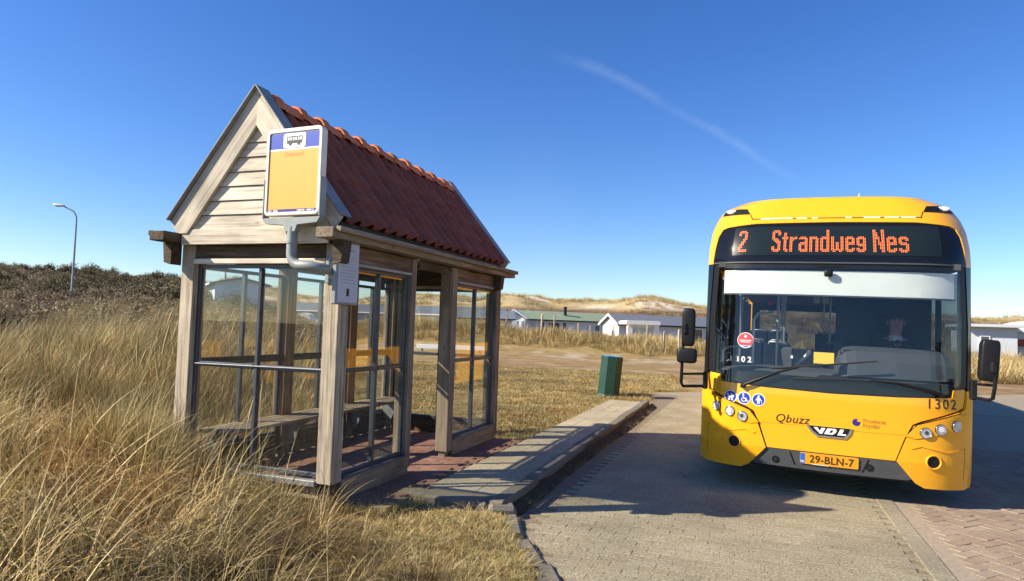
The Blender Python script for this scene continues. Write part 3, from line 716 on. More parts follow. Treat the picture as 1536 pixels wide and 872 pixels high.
# verge boards inside the far gable, tile clips along the eave
for k in range(6): sbeam('tile_clip', (xm+.80, 5.1+k*.62, 2.46), (xm+.93, 5.16+k*.62, 2.395), .016, .006, 'galv')
for sx in (-1, 1): sbeam('tilting_fillet', (xm+sx*.80, 4.72, 2.455), (xm+sx*.80, 8.5, 2.455), .10, .05, 'wood_dark')
# bench along the back wall
bs = sbuild(MB(), 'bench', 'wood_grey') if False else None
bench = empty('bench', (-4.72, 6.6, .11), 'slatted timber bench on grey metal brackets along the glazed back wall inside the shelter', 'bench')
BB = Vector((-4.72, 6.6, .11))
for i in range(5):
    x = -4.885+i*.082
    beam('slat', (x, 4.93, .555), (x, 8.32, .555), .068, .032, MT['wood_grey'], bench, base=BB)
for y in (5.02, 6.13, 7.38, 8.26):
    mb = MB().prism([(-4.90, .538), (-4.55, .538), (-4.57, .51), (-4.70, .40), (-4.76, .27), (-4.83, .24), (-4.90, .34)], y-.004, y+.004, 'y').box((-4.71, y, .531), (.39, .06, .012), ch=.002)
    mb.build('bracket', MT['galv'], bench, -BB)
# timetable case on the road side of the front post
tb = empty('timetable_case', (-3.235, 4.76, 2.04), 'grey framed timetable case with faded paper on the side of the front post', 'timetable')
MB().box((0, 0, 0), (.045, .33, .54), ch=.008).build('frame', MT['pole_grey'], tb)
MB().box((.0235, 0, 0), (.004, .29, .50)).build('paper', MT['house_grey'], tb)
pt = MB()
for k in range(9): pt.box((.0262, .0, .13-.027*k), (.001, .22, .005))
pt.box((.0262, .02, .19), (.001, .14, .014)).build('printed_table', plain('pale_print', (.33,.36,.40), .7), tb)
MB().box((.0262, 0, -.165), (.001, .04, .065)).build('printed_mark', MT['ink_black'], tb)
# ------------------------------------------------------------------ bus stop sign on a bent tube
SG = Vector((-3.595, 4.50, 2.86))
sign = empty('bus_stop_sign', SG, 'yellow and blue bus stop sign on a bent grey tube fixed to the front post', 'sign', rot=(0, 0, R(-3)))
def rrect(w, h, r, n=5):
    p = []
    for cx, cy, a0 in ((w/2-r, h/2-r, 0), (-w/2+r, h/2-r, 90), (-w/2+r, -h/2+r, 180), (w/2-r, -h/2+r, 270)):
        for k in range(n+1): a = R(a0+90*k/n); p.append((cx+r*math.cos(a), cy+r*math.sin(a)))
    return p
SW, SH = .58, .735
ring_o, ring_i = rrect(SW, SH, .045), rrect(SW-.055, SH-.06, .02)
mb = MB(); n = len(ring_o)
for ya in (-.03,):
    A = [(u, -.032, v) for u, v in ring_o]; B_ = [(u, -.036, v) for u, v in [(a*.985, b*.985) for a, b in ring_o]]
    I = [(u, -.036, v) for u, v in ring_i]; J = [(u, -.024, v) for u, v in ring_i]; K = [(u, .03, v) for u, v in ring_o]
    for P1, P2 in ((K, A), (A, B_), (B_, I), (I, J)): mb.add(P1+P2, [(i, (i+1) % n, n+(i+1) % n, n+i) for i in range(n)])
    mb.add(K, [tuple(range(n))])
fr = mb.build('frame', MT['frame_white'], sign)
def flat(poly, y, name, m, parent, th=.003): return MB().prism(poly, y, y+th, 'y').build(name, MT[m], parent)
iw, ih = SW-.056, SH-.061
flat([(-iw/2, -ih/2+.024), (iw/2, -ih/2+.024), (iw/2, ih/2-.155), (-iw/2, ih/2-.155)], -.027, 'yellow_panel', 'sign_yellow', sign)
blue = flat([(-iw/2, ih/2-.138), (iw/2, ih/2-.138), (iw/2, ih/2-.012), (-iw/2, ih/2-.012)], -.027, 'blue_panel', 'sign_blue', sign)
flat([(-iw/2, ih/2-.154), (iw/2, ih/2-.154), (iw/2, ih/2-.139), (-iw/2, ih/2-.139)], -.0268, 'white_stripe', 'white', sign)
flat([(-iw/2, ih/2-.011), (iw/2, ih/2-.011), (iw/2, ih/2), (-iw/2, ih/2)], -.0268, 'white_stripe', 'white', sign)
flat([(-iw/2, -ih/2), (iw/2, -ih/2), (iw/2, -ih/2+.023), (-iw/2, -ih/2+.023)], -.0268, 'bottom_strip', 'navy', sign)
cz0 = ih/2-.075
wh = flat([(u, v+cz0) for u, v in rrect(.235, .122, .022)], -.0295, 'pictogram_plate', 'white', blue)
pb = MB()
pb.prism([(-.08, cz0-.024), (.078, cz0-.024), (.08, cz0+.002), (-.08, cz0+.002)], -.0312, -.0298, 'y')
pb.prism([(-.08, cz0+.03), (.078, cz0+.03), (.078, cz0+.036), (-.078, cz0+.036)], -.0312, -.0298, 'y')
for k in range(7): x = -.08+k*.0262; pb.prism([(x, cz0), (x+.005, cz0), (x+.005, cz0+.032), (x, cz0+.032)], -.0312, -.0298, 'y')
for x in (-.045, .045): pb.disc((x, -.0298, cz0-.026), .016, (0, -1, 0), .0016, 14)
pb.build('bus_pictogram', MT['ink_black'], blue)
def sign_text(s, size, x, z, m, name, parent, y=-.0276, sx=1, align='CENTER', bold=0):
    vs, fs = text_mesh(s, size, sx, bold=bold, align=align)
    return MB().add([(u+x, y, v+z) for u, v in vs], fs).build(name, MT[m], parent)
sign_text('Duinoord', .05, 0, ih/2-.205, 'ink_soft', 'stop_name', sign, bold=.0006)
sign_text('2021  0600', .024, -iw/2+.006, -ih/2+.004, 'white', 'stop_number', sign, y=-.0275, align='LEFT', bold=.0006)
lg = MB()
for x, w in ((.075, .012), (.09, .035), (.13, .022), (.175, .05), (.235, .012)): lg.prism([(x-.02, -ih/2+.006), (x+w-.02, -ih/2+.008), (x+w-.016, -ih/2+.018), (x-.014, -ih/2+.018)], -.0278, -.0269, 'y')
lg.build('logo_marks', MT['white'], sign)
# fork holding the board, then the tube: down, bend, across to the post
fk = MB()
for sx in (-1, 1): fk.box((sx*(SW/2+.004), -.003, -.22), (.02, .075, .33), ch=.006)
fk.prism([(-SW/2-.012, -.385), (SW/2+.012, -.385), (SW/2-.02, -.43), (.07, -.445), (.05, -.50), (-.05, -.50), (-.07, -.445), (-SW/2+.02, -.43)], -.036, .03, 'y')
fk.build('fork', MT['pole_grey'], sign)
pts = [(0, 0, -.46), (0, 0, -.62)]+[(.10-.10*math.cos(a), 0, -.68-.10*math.sin(a)) for a in [math.pi/2*k/7 for k in range(8)]]+[(.20, .0, -.785), (.27, .03, -.80), (.285, .12, -.805), (.285, .20, -.805)]
MB().tube(pts, .043, 14).build('bent_tube', MT['pole_grey'], sign)
MB().tube([(0, 0, -.60), (0, 0, -.58)], .05, 14).build('collar', MT['pole_grey'], sign)
cl_ = MB().box((.26, .212, -.80), (.15, .012, .22), ch=.004)
for z in (-.715, -.885): cl_.disc((.235, .206, z), .012, (0, -1, 0), .008, 8)
cl_.build('clamp_plate', MT['galv'], sign)
# ------------------------------------------------------------------ the bus; own frame: x across, y backwards from the nose, z up
BROLL = R(1.0)
bus = empty('city_bus', (.742-.3*math.sin(BROLL), 7.447, .3-.3*math.cos(BROLL)), 'yellow city bus standing on the paved road with an orange lit destination display', 'bus', rot=(0, BROLL, R(-2.009)))
ZT = [-1, 2.4, 2.58, 2.77, 2.9, 3.02, 3.08, 3.11, 3.14]; WT = [1.275, 1.275, 1.27, 1.25, 1.213, 1.155, 1.09, 1.02, .96]
def wz(z): return float(np.interp(z, ZT, WT))
def S(u, z):
    s = abs(u)/1.275
    v = .07*s**2+.27*s**7
    if z > 1.0: v += .075*(z-1.0)
    if z < .45: v += .15*(.45-z)
    if z > 2.4: v += .5*(z-2.4)**1.8
    return Vector((u*wz(z)/1.275, v, z))
def SN(u, z, fn=S):
    e = 2e-3; uu = max(-1.26, min(1.26, u))
    a = fn(uu+e, z)-fn(uu-e, z); b = fn(uu, z+e)-fn(uu, z-e); return a.cross(b).normalized()
def SIDE(sx):
    def f(t, z):   # t: metres back from the front edge
        y0 = S(1.275, z).y; return Vector((sx*wz(z), y0*(1-t/11.9)+t, z))
    return f
def skin(name, outer, m, parent=None, fn=S, off=0.0, th=.006, holes=(), st=(.07, .07), flip=1):
    """a shell piece: a 2D outline (with holes) cut fine, laid on the curved surface, given thickness"""
    loops = [[Vector((u, z, 0)) for u, z in outer]]+[[Vector((u, z, 0)) for u, z in h] for h in holes]
    tri = tessellate_polygon(loops); vs = [v for lp in loops for v in lp]
    bm = bmesh.new(); bv = [bm.verts.new(v) for v in vs]
    for t in tri:
        try: bm.faces.new([bv[i] for i in t])
        except ValueError: pass
    lo = [min(v.co[k] for v in bm.verts) for k in (0, 1)]; hi = [max(v.co[k] for v in bm.verts) for k in (0, 1)]
    for k in (0, 1):
        q = math.floor(lo[k]/st[k])*st[k]+st[k]
        while q < hi[k]-1e-4:
            nn = (1, 0, 0) if k == 0 else (0, 1, 0); bmesh.ops.bisect_plane(bm, geom=bm.verts[:]+bm.edges[:]+bm.faces[:], plane_co=(q, q, 0), plane_no=nn, dist=1e-5); q += st[k]
    bmesh.ops.remove_doubles(bm, verts=bm.verts, dist=1e-4)
    bm.verts.index_update(); pts = [(v.co.x, v.co.y) for v in bm.verts]
    P = [fn(u, z) for u, z in pts]; N = [SN(u, z, fn)*flip for u, z in pts]
    A = [p+n*off for p, n in zip(P, N)]; B = [p+n*(off-th) for p, n in zip(P, N)]
    F = [tuple(v.index for v in f.verts) for f in bm.faces]
    E = [tuple(v.index for v in e.verts) for e in bm.edges if len(e.link_faces) == 1]
    bm.free()
    me = bpy.data.meshes.new(name); n = len(A)
    V = A+B; FF = F+[tuple(i+n for i in f[::-1]) for f in F]; k = len(V)
    sm = [True]*len(FF)
    for a, b in E:
        V += [A[a], A[b], B[b], B[a]]; FF.append((k, k+1, k+2, k+3)); sm.append(False); k += 4
    me.from_pydata(V, [], FF); me.polygons.foreach_set('use_smooth', sm)
    # face the outside
    bm = bmesh.new(); bm.from_mesh(me); bm.normal_update()
    for i, f in enumerate(bm.faces):
        if i < len(F):
            if f.normal.dot(N[F[i][0]]) < 0: f.normal_flip()
        elif i < 2*len(F):
            if f.normal.dot(N[F[i-len(F)][0]]) > 0: f.normal_flip()
    bm.to_mesh(me); bm.free()
    return link(name, me, MT[m] if isinstance(m, str) else m, parent or bus)
def mir(p): return p+[(-u, z) for u, z in p[::-1] if abs(u) > 1e-6]
def mirh(p): return [(-u, z) for u, z in p]
def circ(u, z, r, n=18, sx=1): return [(u+r*sx*math.cos(2*math.pi*k/n), z+r*math.sin(2*math.pi*k/n)) for k in range(n)]
# backing shell of the front, black, under everything
skin('front_frame', mir([(0, .30), (.6, .30), (1.1, .3), (1.27, .32), (1.27, 1.2), (1.20, 1.22), (1.20, 2.36), (1.27, 2.42), (1.27, 3.05), (0, 3.05)]), 'black', off=-.02, th=.02,
     holes=[[(-1.155, 1.13), (-.6, 1.10), (.6, 1.10), (1.155, 1.13), (1.165, 2.345), (-1.165, 2.345)]])
# yellow front panel
lamp_spots = [(1.098, .824), (.96, .787), (.834, .747)]
wingpts = [(.59, .45), (.665, .675), (.735, .812), (.80, .845), (1.115, .955), (1.19, .995), (1.212, 1.13)]
front = skin('front_panel', mir([(0, .452), (.585, .452), (.66, .675), (.727, .815), (.80, .853), (1.112, .963), (1.180, 1.0), (1.203, 1.135), (1.20, 1.178), (1.088, 1.168), (1.076, 1.094), (.6, 1.068), (0, 1.056)]), 'yellow', off=.0, th=.03)
for sx in (1, -1):
    f = (lambda p: p) if sx > 0 else mirh
    skin('corner_panel', f([(.597, .45), (.674, .668), (.742, .803), (.81, .838), (1.118, .947), (1.198, .985), (1.216, 1.16), (1.275, 1.16), (1.275, .25), (1.262, .222), (1.2, .205), (.84, .212), (.76, .255)]), 'yellow', off=.014, th=.034,
         holes=[f(circ(.912, .472, .055))], st=(.045, .05))
    pod = skin('headlamp_pod', f([(.672, .70), (.755, .80), (1.15, .934), (1.203, .94), (1.212, .84), (1.165, .795), (.755, .683)]), 'yellow', off=.022, th=.012, st=(.05, .05))
    po = f([(.672, .70), (.755, .683), (1.165, .795), (1.212, .84), (1.203, .94), (1.15, .934), (.755, .80), (.672, .70)]); pd = []
    for (a0, b0), (a1, b1) in zip(po[:-1], po[1:]):
        for q in range(6): uu, zz = a0+(a1-a0)*q/6, b0+(b1-b0)*q/6; pd.append(S(uu, zz)+SN(uu, zz)*.0155)
    MB().tube(pd+[pd[0]], .0038, 6, False).build('seam', MT['seam_dark'], bus)
    for k, (u, z) in enumerate(lamp_spots):
        u *= sx; p = S(u, z); nrm = SN(u, z); c = p+nrm*.0215
        hb = MB().disc(c, .054, nrm, .006).build('headlight', MT['black'], bus)
        rf = MB().disc(c+nrm*.006, .047, nrm, .002).build('reflector', MT['lampsilver'], hb)
        # small bulb and bright bezel ring
        bz = MB(); a = nrm.orthogonal().normalized(); b = nrm.cross(a)
        bz.tube([c+nrm*.009+(a*math.cos(t)+b*math.sin(t))*.047 for t in [2*math.pi*q/20 for q in range(21)]], .0045, 6, False); bz.build('bezel', MT['chrome'], hb)
        MB().disc(c+nrm*.008+Vector((.006*sx, 0, .004)), (.030, .026, .019)[k], nrm, .0025, 14).build('bulb', MT[('frame_white', 'white', 'win_dark')[k]], hb)
    # fog lamp socket
    u, z = sx*.912, .472; p = S(u, z); nrm = SN(u, z)
    MB().tube([p+nrm*.008, p-nrm*.05], .0565, 20, True).build('fog_lamp', MT['black'], bus)
    ring = MB(); a = nrm.orthogonal().normalized(); b = nrm.cross(a)
    ring.tube([p+nrm*.012+(a*math.cos(t)+b*math.sin(t))*.066 for t in [2*math.pi*q/22 for q in range(23)]], .010, 6, False); ring.build('fog_lamp_ring', MT['yellow'], bus)
    skin('crease', f([(.70, .60), (.80, .625), (1.03, .575), (1.20, .60), (1.20, .592), (1.03, .563), (.80, .612), (.72, .58)]), 'yellow', off=.021, th=.01, st=(.05, .05))
    # headlamp upper crease
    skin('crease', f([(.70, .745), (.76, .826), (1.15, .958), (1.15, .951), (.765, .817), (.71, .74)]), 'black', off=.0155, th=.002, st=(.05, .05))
# faint horizontal seam of the lid either side of the badge
for a, b in ((-.655, -.235), (.222, .65)): skin('seam', [(a, .700), (b, .705 if a > 0 else .712), (b, .7085 if a > 0 else .7155), (a, .7035)], 'seam_dark', off=.0012, th=.001)
for u in (-1.19, 1.19): skin('seam', [(u-.002, .30), (u+.002, .30), (u+.002, .62), (u-.002, .62)], 'seam_dark', off=.0152, th=.001)
# grille
skin('grille', mir([(0, .262), (.70, .268), (.742, .285), (.60, .446), (0, .446)]), 'grey_dark', off=-.006, th=.02)
skin('bumper_lip', mir([(0, .235), (.72, .248), (.75, .27), (0, .258)]), 'black', off=-.02, th=.03)
for u, z in ((-.5, .335), (.365, .355)):
    p = S(u, z); nrm = SN(u, z); MB().disc(p-nrm*.007, .035, nrm, .008, 16).build('parking_sensor', MT['black'], bus); MB().disc(p+nrm*.001, .018, nrm, .003, 12).build('tow_eye_cover', MT['rubber'], bus)
for u in (-.31, .31):
    skin('plate_bracket', [(u-.012+.05*(1 if u > 0 else -1), .43), (u+.004+.05*(1 if u > 0 else -1), .43), (u+.004, .30), (u-.012, .30)], 'black', off=-.004, th=.01)
pl = skin('licence_plate', [(u, v+.383) for u, v in rrect(.532, .112, .012)], 'plate', off=.008, th=.012)
skin('plate_band', [(-.264, .331), (-.222, .331), (-.222, .435), (-.264, .435)], 'eu', pl, off=.0095, th=.002)
def stext(s, size, u, z, m, name, parent, off=.002, sx=1, align='CENTER', bold=0, shear=0, fn=S, space=1, roll=0):
    vs, fs = text_mesh(s, size, sx, bold=bold, align=align, shear=shear, space=space)
    return MB().add([fn(a+u, b+z)+SN(a+u, b+z, fn)*off for a, b in vs], fs).build(name, MT[m], parent)
stext('29-BLN-7', .105, .022, .349, 'ink', 'plate_number', pl, off=.0096, sx=.92, bold=.002, space=1.05)
stext('NL', .03, -.243, .342, 'white', 'plate_country', pl, off=.0105, bold=.001)
skin('plate_rim', [(-.15, .326), (.0, .326), (.0, .331), (-.15, .331)], 'white', pl, off=.0095, th=.002)
# lettering on the yellow front
stext('1302', .135, .978, .985, 'ink', 'fleet_number', front, sx=.88, bold=.001, space=1.22)
stext('Qbuzz', .118, -.356, .727, 'ink', 'operator_name', front, shear=.22, bold=.001, space=1.05)
stext('Provincie', .058, .295, .795, 'ink_soft', 'province_name', front, sx=.92, align='LEFT', bold=.0006)
stext('Fryslân', .058, .295, .748, 'ink_soft', 'province_name', front, sx=.92, align='LEFT', bold=.0006)
lgp = [(.236+.036*math.cos(a), .792+.036*math.sin(a)) for a in [R(75+300*k/16) for k in range(17)]]+[(.240, .800)]
skin('province_logo', lgp, 'navy', front, off=.0025, th=.002)
# manufacturer's badge: dark shield, chrome edge, slanted letters
bd = skin('badge', [(-.222, .722), (.208, .722), (.190, .66), (.150, .612), (-.115, .612), (-.175, .655)], 'chrome', front, off=.010, th=.010, st=(.04, .04))
skin('badge_field', [(-.196, .722), (.184, .722), (.166, .668), (.132, .630), (-.100, .630), (-.152, .668)], 'black', bd, off=.0125, th=.004, st=(.04, .04))
vd = [[(-.150, .708), (-.112, .708), (-.092, .675), (-.078, .708), (-.040, .708), (-.070, .648), (-.092, .648)],
      [(-.052, .648), (-.022, .708), (.050, .708), (.064, .696), (.052, .668), (.028, .648)], [(.068, .648), (.094, .708), (.128, .708), (.110, .664), (.150, .664), (.142, .648)]]
skin('badge_letter', vd[0], 'white', bd, off=.0145, th=.003); skin('badge_letter', vd[1], 'white', bd, off=.0145, th=.003, holes=[[(-.004, .664), (.010, .692), (.034, .692), (.024, .670), (.014, .664)]]); skin('badge_letter', vd[2], 'white', bd, off=.0145, th=.003)
# three round pictograms
def picto(u, z, shapes):
    d = skin('pictogram_sticker', circ(u, z, .067, 24), 'white', front, off=.0025, th=.0025)
    skin('pictogram_disc', circ(u, z, .058, 24), 'blue', d, off=.0038, th=.0018)
    for s in shapes: skin('pictogram_mark', [(u+a*.058, z+b*.058) for a, b in s], 'white', d, off=.0052, th=.0018)
cc = lambda x, y, r: [(x+r*math.cos(2*math.pi*k/10), y+r*math.sin(2*math.pi*k/10)) for k in range(10)]
picto(-.966, .941, [[(-.6, .5), (-.45, .55), (-.3, .15), (0, .15), (.05, .55), (.35, .5), (.6, .2), (.55, -.1), (.3, -.3), (-.25, -.3), (-.5, 0)], cc(-.25, -.55, .16), cc(.3, -.55, .16)])
whl = [(-.05+.42*math.cos(a), -.28+.42*math.sin(a)) for a in [R(150+240*k/12) for k in range(13)]]
picto(-.827, .937, [cc(-.15, .66, .17), [(-.28, .42), (-.05, .42), (0, .05), (.38, .05), (.55, -.42), (.72, -.38), (.78, -.55), (.45, -.62), (.28, -.12), (-.2, -.12)],
      whl+[(-.05+.29*math.cos(a), -.28+.29*math.sin(a)) for a in [R(390-240*k/12) for k in range(13)]]])
picto(-.683, .932, [cc(0, .64, .18), [(-.2, .42), (.2, .42), (.5, -.1), (.38, -.2), (.2, .1), (.22, -.8), (.08, -.8), (0, -.2), (-.08, -.8), (-.22, -.8), (-.2, .1), (-.38, -.2), (-.5, -.1)], [(.5, .0), (.57, .0), (.62, -.75), (.55, -.75)]])
# windscreen, black surround, display window
skin('windscreen', mir([(0, 1.062), (.6, 1.073), (1.075, 1.10), (1.085, 1.178), (1.165, 1.185), (1.172, 1.8), (1.150, 2.372), (0, 2.372)]), 'screen', off=-.004, th=.005)
skin('windscreen_border', mir([(0, 2.402), (1.208, 2.402), (1.236, 1.8), (1.230, 1.19), (1.165, 1.185), (1.172, 1.8), (1.150, 2.335), (0, 2.335)]), 'black', off=-.0075, th=.003)
skin('windscreen_foot', mir([(0, 1.075), (.6, 1.085), (1.08, 1.11), (1.15, 1.185), (1.14, 1.215), (.9, 1.22), (.5, 1.215), (0, 1.21)]), 'black', off=-.010, th=.003)
for sx in (1, -1):
    f = (lambda p: p) if sx > 0 else mirh
    skin('corner_post', f([(1.232, 1.165), (1.275, 1.165), (1.275, 2.40), (1.214, 2.40), (1.242, 1.8)]), 'black_gloss', off=-.001, th=.02)
skin('display_window', mir([(0, 2.842), (.8, 2.835), (1.10, 2.808), (1.150, 2.785), (1.185, 2.70), (1.212, 2.43), (1.208, 2.408), (0, 2.402)]), 'black_gloss', off=-.003, th=.01)
skin('seam_rail', mir([(0, 2.391), (1.215, 2.391), (1.215, 2.405), (0, 2.405)]), 'grey_dark', off=.004, th=.01)
top = skin('roof_cowl', mir([(0, 2.846), (.8, 2.839), (1.10, 2.812), (1.153, 2.79), (1.19, 2.70), (1.216, 2.43), (1.214, 2.392), (1.275, 2.392), (1.275, 3.14), (0, 3.14)]), 'yellow', off=.004, th=.02, st=(.05, .04))
skin('display_screen', [(-1.01, 2.478), (.985, 2.478), (.985, 2.80), (-1.01, 2.80)], 'led_dark', off=-.0005, th=.002)
# lit dots of the display: sixteen dot rows, two dots to a stroke
def rows(pad, *r): return ['.'*len(r[0])]*pad+list(r)
X6 = '##..##'
GLY = {
 '2': ['.####.', '######', X6, X6, '....##', '....##', '...###', '...##.', '..###.', '..##..', '.###..', '.##...', '###...', '##....', '######', '######'],
 'S': ['.####.', '######', X6, X6, '##....', '##....', '####..', '.####.', '..####', '...###', '....##', '....##', X6, X6, '######', '.####.'],
 't': rows(2, '.##.', '.##.', '.##.', '####', '####', '.##.', '.##.', '.##.', '.##.', '.##.', '.##.', '.##.', '.###', '..##'),
 'r': rows(5, '##.##', '#####', '###..', '##...', '##...', '##...', '##...', '##...', '##...', '##...', '##...'),
 'a': rows(5, '.####.', '######', '....##', '....##', '.#####', '######', X6, X6, X6, '######', '.#####'),
 'n': rows(5, '#####.', '######', *[X6]*9),
 'd': ['....##']*5+['.#####', '######']+[X6]*7+['######', '.#####'],
 'w': rows(5, *['##....##']*4, *['##.##.##']*5, '########', '.##..##.'),
 'e': rows(5, '.####.', '######', X6, X6, '######', '######', '##....', '##....', X6, '######', '.####.'),
 'g': rows(5, '.####.', '######', X6, X6, X6, '######', '.#####', '....##', X6, '######', '.####.'),
 'N': ['##...##', '##...##', '###..##', '###..##', '###..##', '####.##', '####.##', '##.#.##', '##.#.##', '##.####', '##.####', '##..###', '##..###', '##..###', '##...##', '##...##'],
 's': rows(5, '.####.', '######', X6, '##....', '#####.', '.#####', '....##', '....##', X6, '######', '.####.')}
def led_word(w, u0, px, z0=2.512, pz=.0153):
    mb = MB(); c = 0
    for ch in w:
        g_ = GLY[ch]
        for r_, row in enumerate(g_):
            for k, b in enumerate(row):
                if b != '#': continue
                u, z, h = u0+(c+k+.5)*px, z0+(15.5-r_)*pz, .0060
                nn = SN(u, z)*.004
                mb.add([S(u+a*h, z+b_*h)+nn for a, b_ in ((-1, -.45), (-.45, -1), (.45, -1), (1, -.45), (1, .45), (.45, 1), (-.45, 1), (-1, .45))], [tuple(range(8))])
        c += len(g_[0])+1
    o = mb.build('led_text', MT['led'], bus); o['kind'] = 'stuff'; return o
led_word('2', -.955, .0155); led_word('Strandweg', -.607, .0149); led_word('Nes', .365, .0155)
# roof marker lamps and the ventilation slit of the cowl
for sx in (1, -1):
    f = (lambda p: p) if sx > 0 else mirh
    lb = skin('marker_lamp', f([(.90, 2.958), (.965, 3.025), (1.10, 3.038), (1.245, 3.04), (1.24, 2.975), (1.12, 2.965)]), 'black', off=.010, th=.008, st=(.04, .03))
    p = S(sx*1.13, 3.005); nrm = SN(sx*1.13, 3.005)
    MB().super(p+nrm*.012, (.14, .02, .052), 1, 16, 8).build('lens', MT['white'], lb)
    skin('seam', f([(.845, 2.893), (.855, 2.89), (.905, 2.96), (.895, 2.962)]), 'ink', off=.0055, th=.002)
skin('cowl_slit', [(-.86, 2.888), (.86, 2.888), (.86, 2.898), (-.86, 2.898)], 'ink', off=.0055, th=.002)
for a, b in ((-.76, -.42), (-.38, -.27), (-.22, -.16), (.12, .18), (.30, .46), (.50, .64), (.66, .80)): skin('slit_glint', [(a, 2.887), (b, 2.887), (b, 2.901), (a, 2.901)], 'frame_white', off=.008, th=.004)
MB().tube([(.33, 1.3, 3.15), (.33, 1.28, 3.27), (.33, 1.22, 3.33)], [.014, .011, .006], 8).build('aerial', MT['white'], bus)
# body: sides, roof, rear, underside
LB = 11.9
def side_piece(name, sx, pts, m, off=0, th=.02, **k): return skin(name, pts, m, fn=SIDE(sx), off=off, th=th, flip=(1 if sx < 0 else -1)*-1, **k)
for sx in (1, -1):
    ar = lambda c: [(c+.56*math.cos(a), .46+.56*math.sin(a)) for a in [math.pi-math.pi*k/10 for k in range(11)]]
    low = [(0, .25)]+[(q, z) for q, z in [(2.1-.0, .25)]]+[(u, max(z, .25)) for u, z in ar(2.66)]+[(3.22, .25), (7.94, .25)]+[(u, max(z, .25)) for u, z in ar(8.5)]+[(9.06, .25), (LB, .25), (LB, 1.15), (0, 1.15)]
    low = [low[0]]+[(2.10, .25)]+[(u, z) for u, z in ar(2.66) if z > .25]+[(3.22, .25), (7.94, .25)]+[(u, z) for u, z in ar(8.5) if z > .25]+low[-4:]
    side_piece('side_panel', sx, low, 'yellow', st=(.8, .3))
    side_piece('side_top', sx, [(0, 2.40), (LB, 2.40), (LB, 3.14), (0, 3.14)], 'yellow', st=(.8, .09))
    side_piece('side_glass', sx, [(.06, 1.17), (LB-.3, 1.17), (LB-.3, 2.38), (.06, 2.38)], 'sideglass', off=-.004, th=.006, st=(1.2, .6))
    for t in (.0, 1.35, 2.75, 4.2, 5.65, 7.1, 8.55, 10.0, 11.58): side_piece('window_pillar', sx, [(t, 1.152), (t+(.07 if t < 11 else .32), 1.152), (t+(.07 if t < 11 else .32), 2.398), (t, 2.398)], 'black', off=.001, th=.05, st=(1, .4))
    if sx < 0:
        for t in (.12, 5.0):
            d = side_piece('door', sx, [(t, .34), (t+1.15, .34), (t+1.15, 2.36), (t, 2.36)], 'black', off=.006, th=.02, st=(.6, .5), holes=[[(t+.07, .45), (t+.54, .45), (t+.54, 2.28), (t+.07, 2.28)], [(t+.61, .45), (t+1.08, .45), (t+1.08, 2.28), (t+.61, 2.28)]])
            side_piece('door_glass', sx, [(t+.07, .45), (t+1.08, .45), (t+1.08, 2.28), (t+.07, 2.28)], 'sideglass', off=.003, th=.005, st=(.6, .5)).parent = d
    for c in (2.66, 8.5):
        x = sx*1.11
        wh_ = MB().tube([(x-sx*.14, c+.0, .48), (x-sx*.13, c, .48), (x+sx*.11, c, .48), (x+sx*.13, c, .48)], [.42, .48, .48, .44], 28).build('wheel', MT['rubber'], bus)
        MB().tube([(x+sx*.131, c, .48), (x+sx*.10, c, .48)], [.29, .20], 24).tube([(x+sx*.10, c, .48), (x+sx*.145, c, .48)], .10, 12).build('rim', MT['galv'], wh_)
def ROOF(u, t):
    s = u/.96; y0 = S(1.275*s, 3.14).y; return Vector((u, y0*(1-t/LB)+t, 3.14+.012*(1-s*s)))
skin('roof', [(-.96, 0), (.96, 0), (.96, LB), (-.96, LB)], 'yellow', fn=ROOF, off=0, th=.02, st=(.16, .6))
MB().box((0, 5.6, 3.20), (1.3, 2.2, .16), ch=.05).build('roof_unit', MT['yellow'], bus)
rear = [(wz(z), z) for z in (.25, 1.2, 2.4, 2.58, 2.77, 2.9, 3.02, 3.08, 3.14)]
rr_ = [(u, z) for u, z in rear]+[(-u, z) for u, z in rear[::-1]]
RW = [(-1.0, 1.25), (1.0, 1.25), (1.0, 2.25), (-1.0, 2.25)]
REAR = lambda u, z: Vector((u, 11.9, z))
skin('rear_panel', rr_, 'yellow', fn=REAR, off=-.06, th=.02, holes=[RW], st=(.6, .6))
skin('rear_lining', [(-1.2, .4), (1.2, .4), (1.2, 2.42), (-1.2, 2.42)], 'interior', fn=lambda u, z: Vector((u, 11.8, z)), holes=[RW], st=(.6, .6))
skin('rear_window', RW, 'sideglass', fn=REAR, off=-.03, th=.006, st=(.6, .6))
MB().box((0, 6.3, .31), (2.44, 10.9, .10)).build('chassis', MT['black'], bus)
# ---- inside
MB().box((0, 6.1, .375), (2.46, 11.3, .03)).build('cabin_floor', MT['floor'], bus)
MB().box((0, 6.3, 2.44), (2.40, 11.0, .03)).build('ceiling_panel', MT['ceiling'], bus)
for sx in (-1, 1): MB().box((sx*1.245, 6.3, .78), (.02, 10.8, .76)).build('side_lining', MT['interior'], bus)
blind_pts = [(-1.105, 2.062), (1.125, 2.062), (1.125, 2.318), (-1.105, 2.318)]
skin('roller_blind', blind_pts, 'blind', off=-.035, th=.004, st=(.2, .1))
skin('blind_rod', [(-1.115, 2.048), (1.135, 2.048), (1.135, 2.064), (-1.115, 2.064)], 'grey_dark', off=-.032, th=.012, st=(.2, .1))
MB().box((0, .42, 2.38), (2.3, .35, .06)).build('header_lining', MT['grey_dark'], bus)
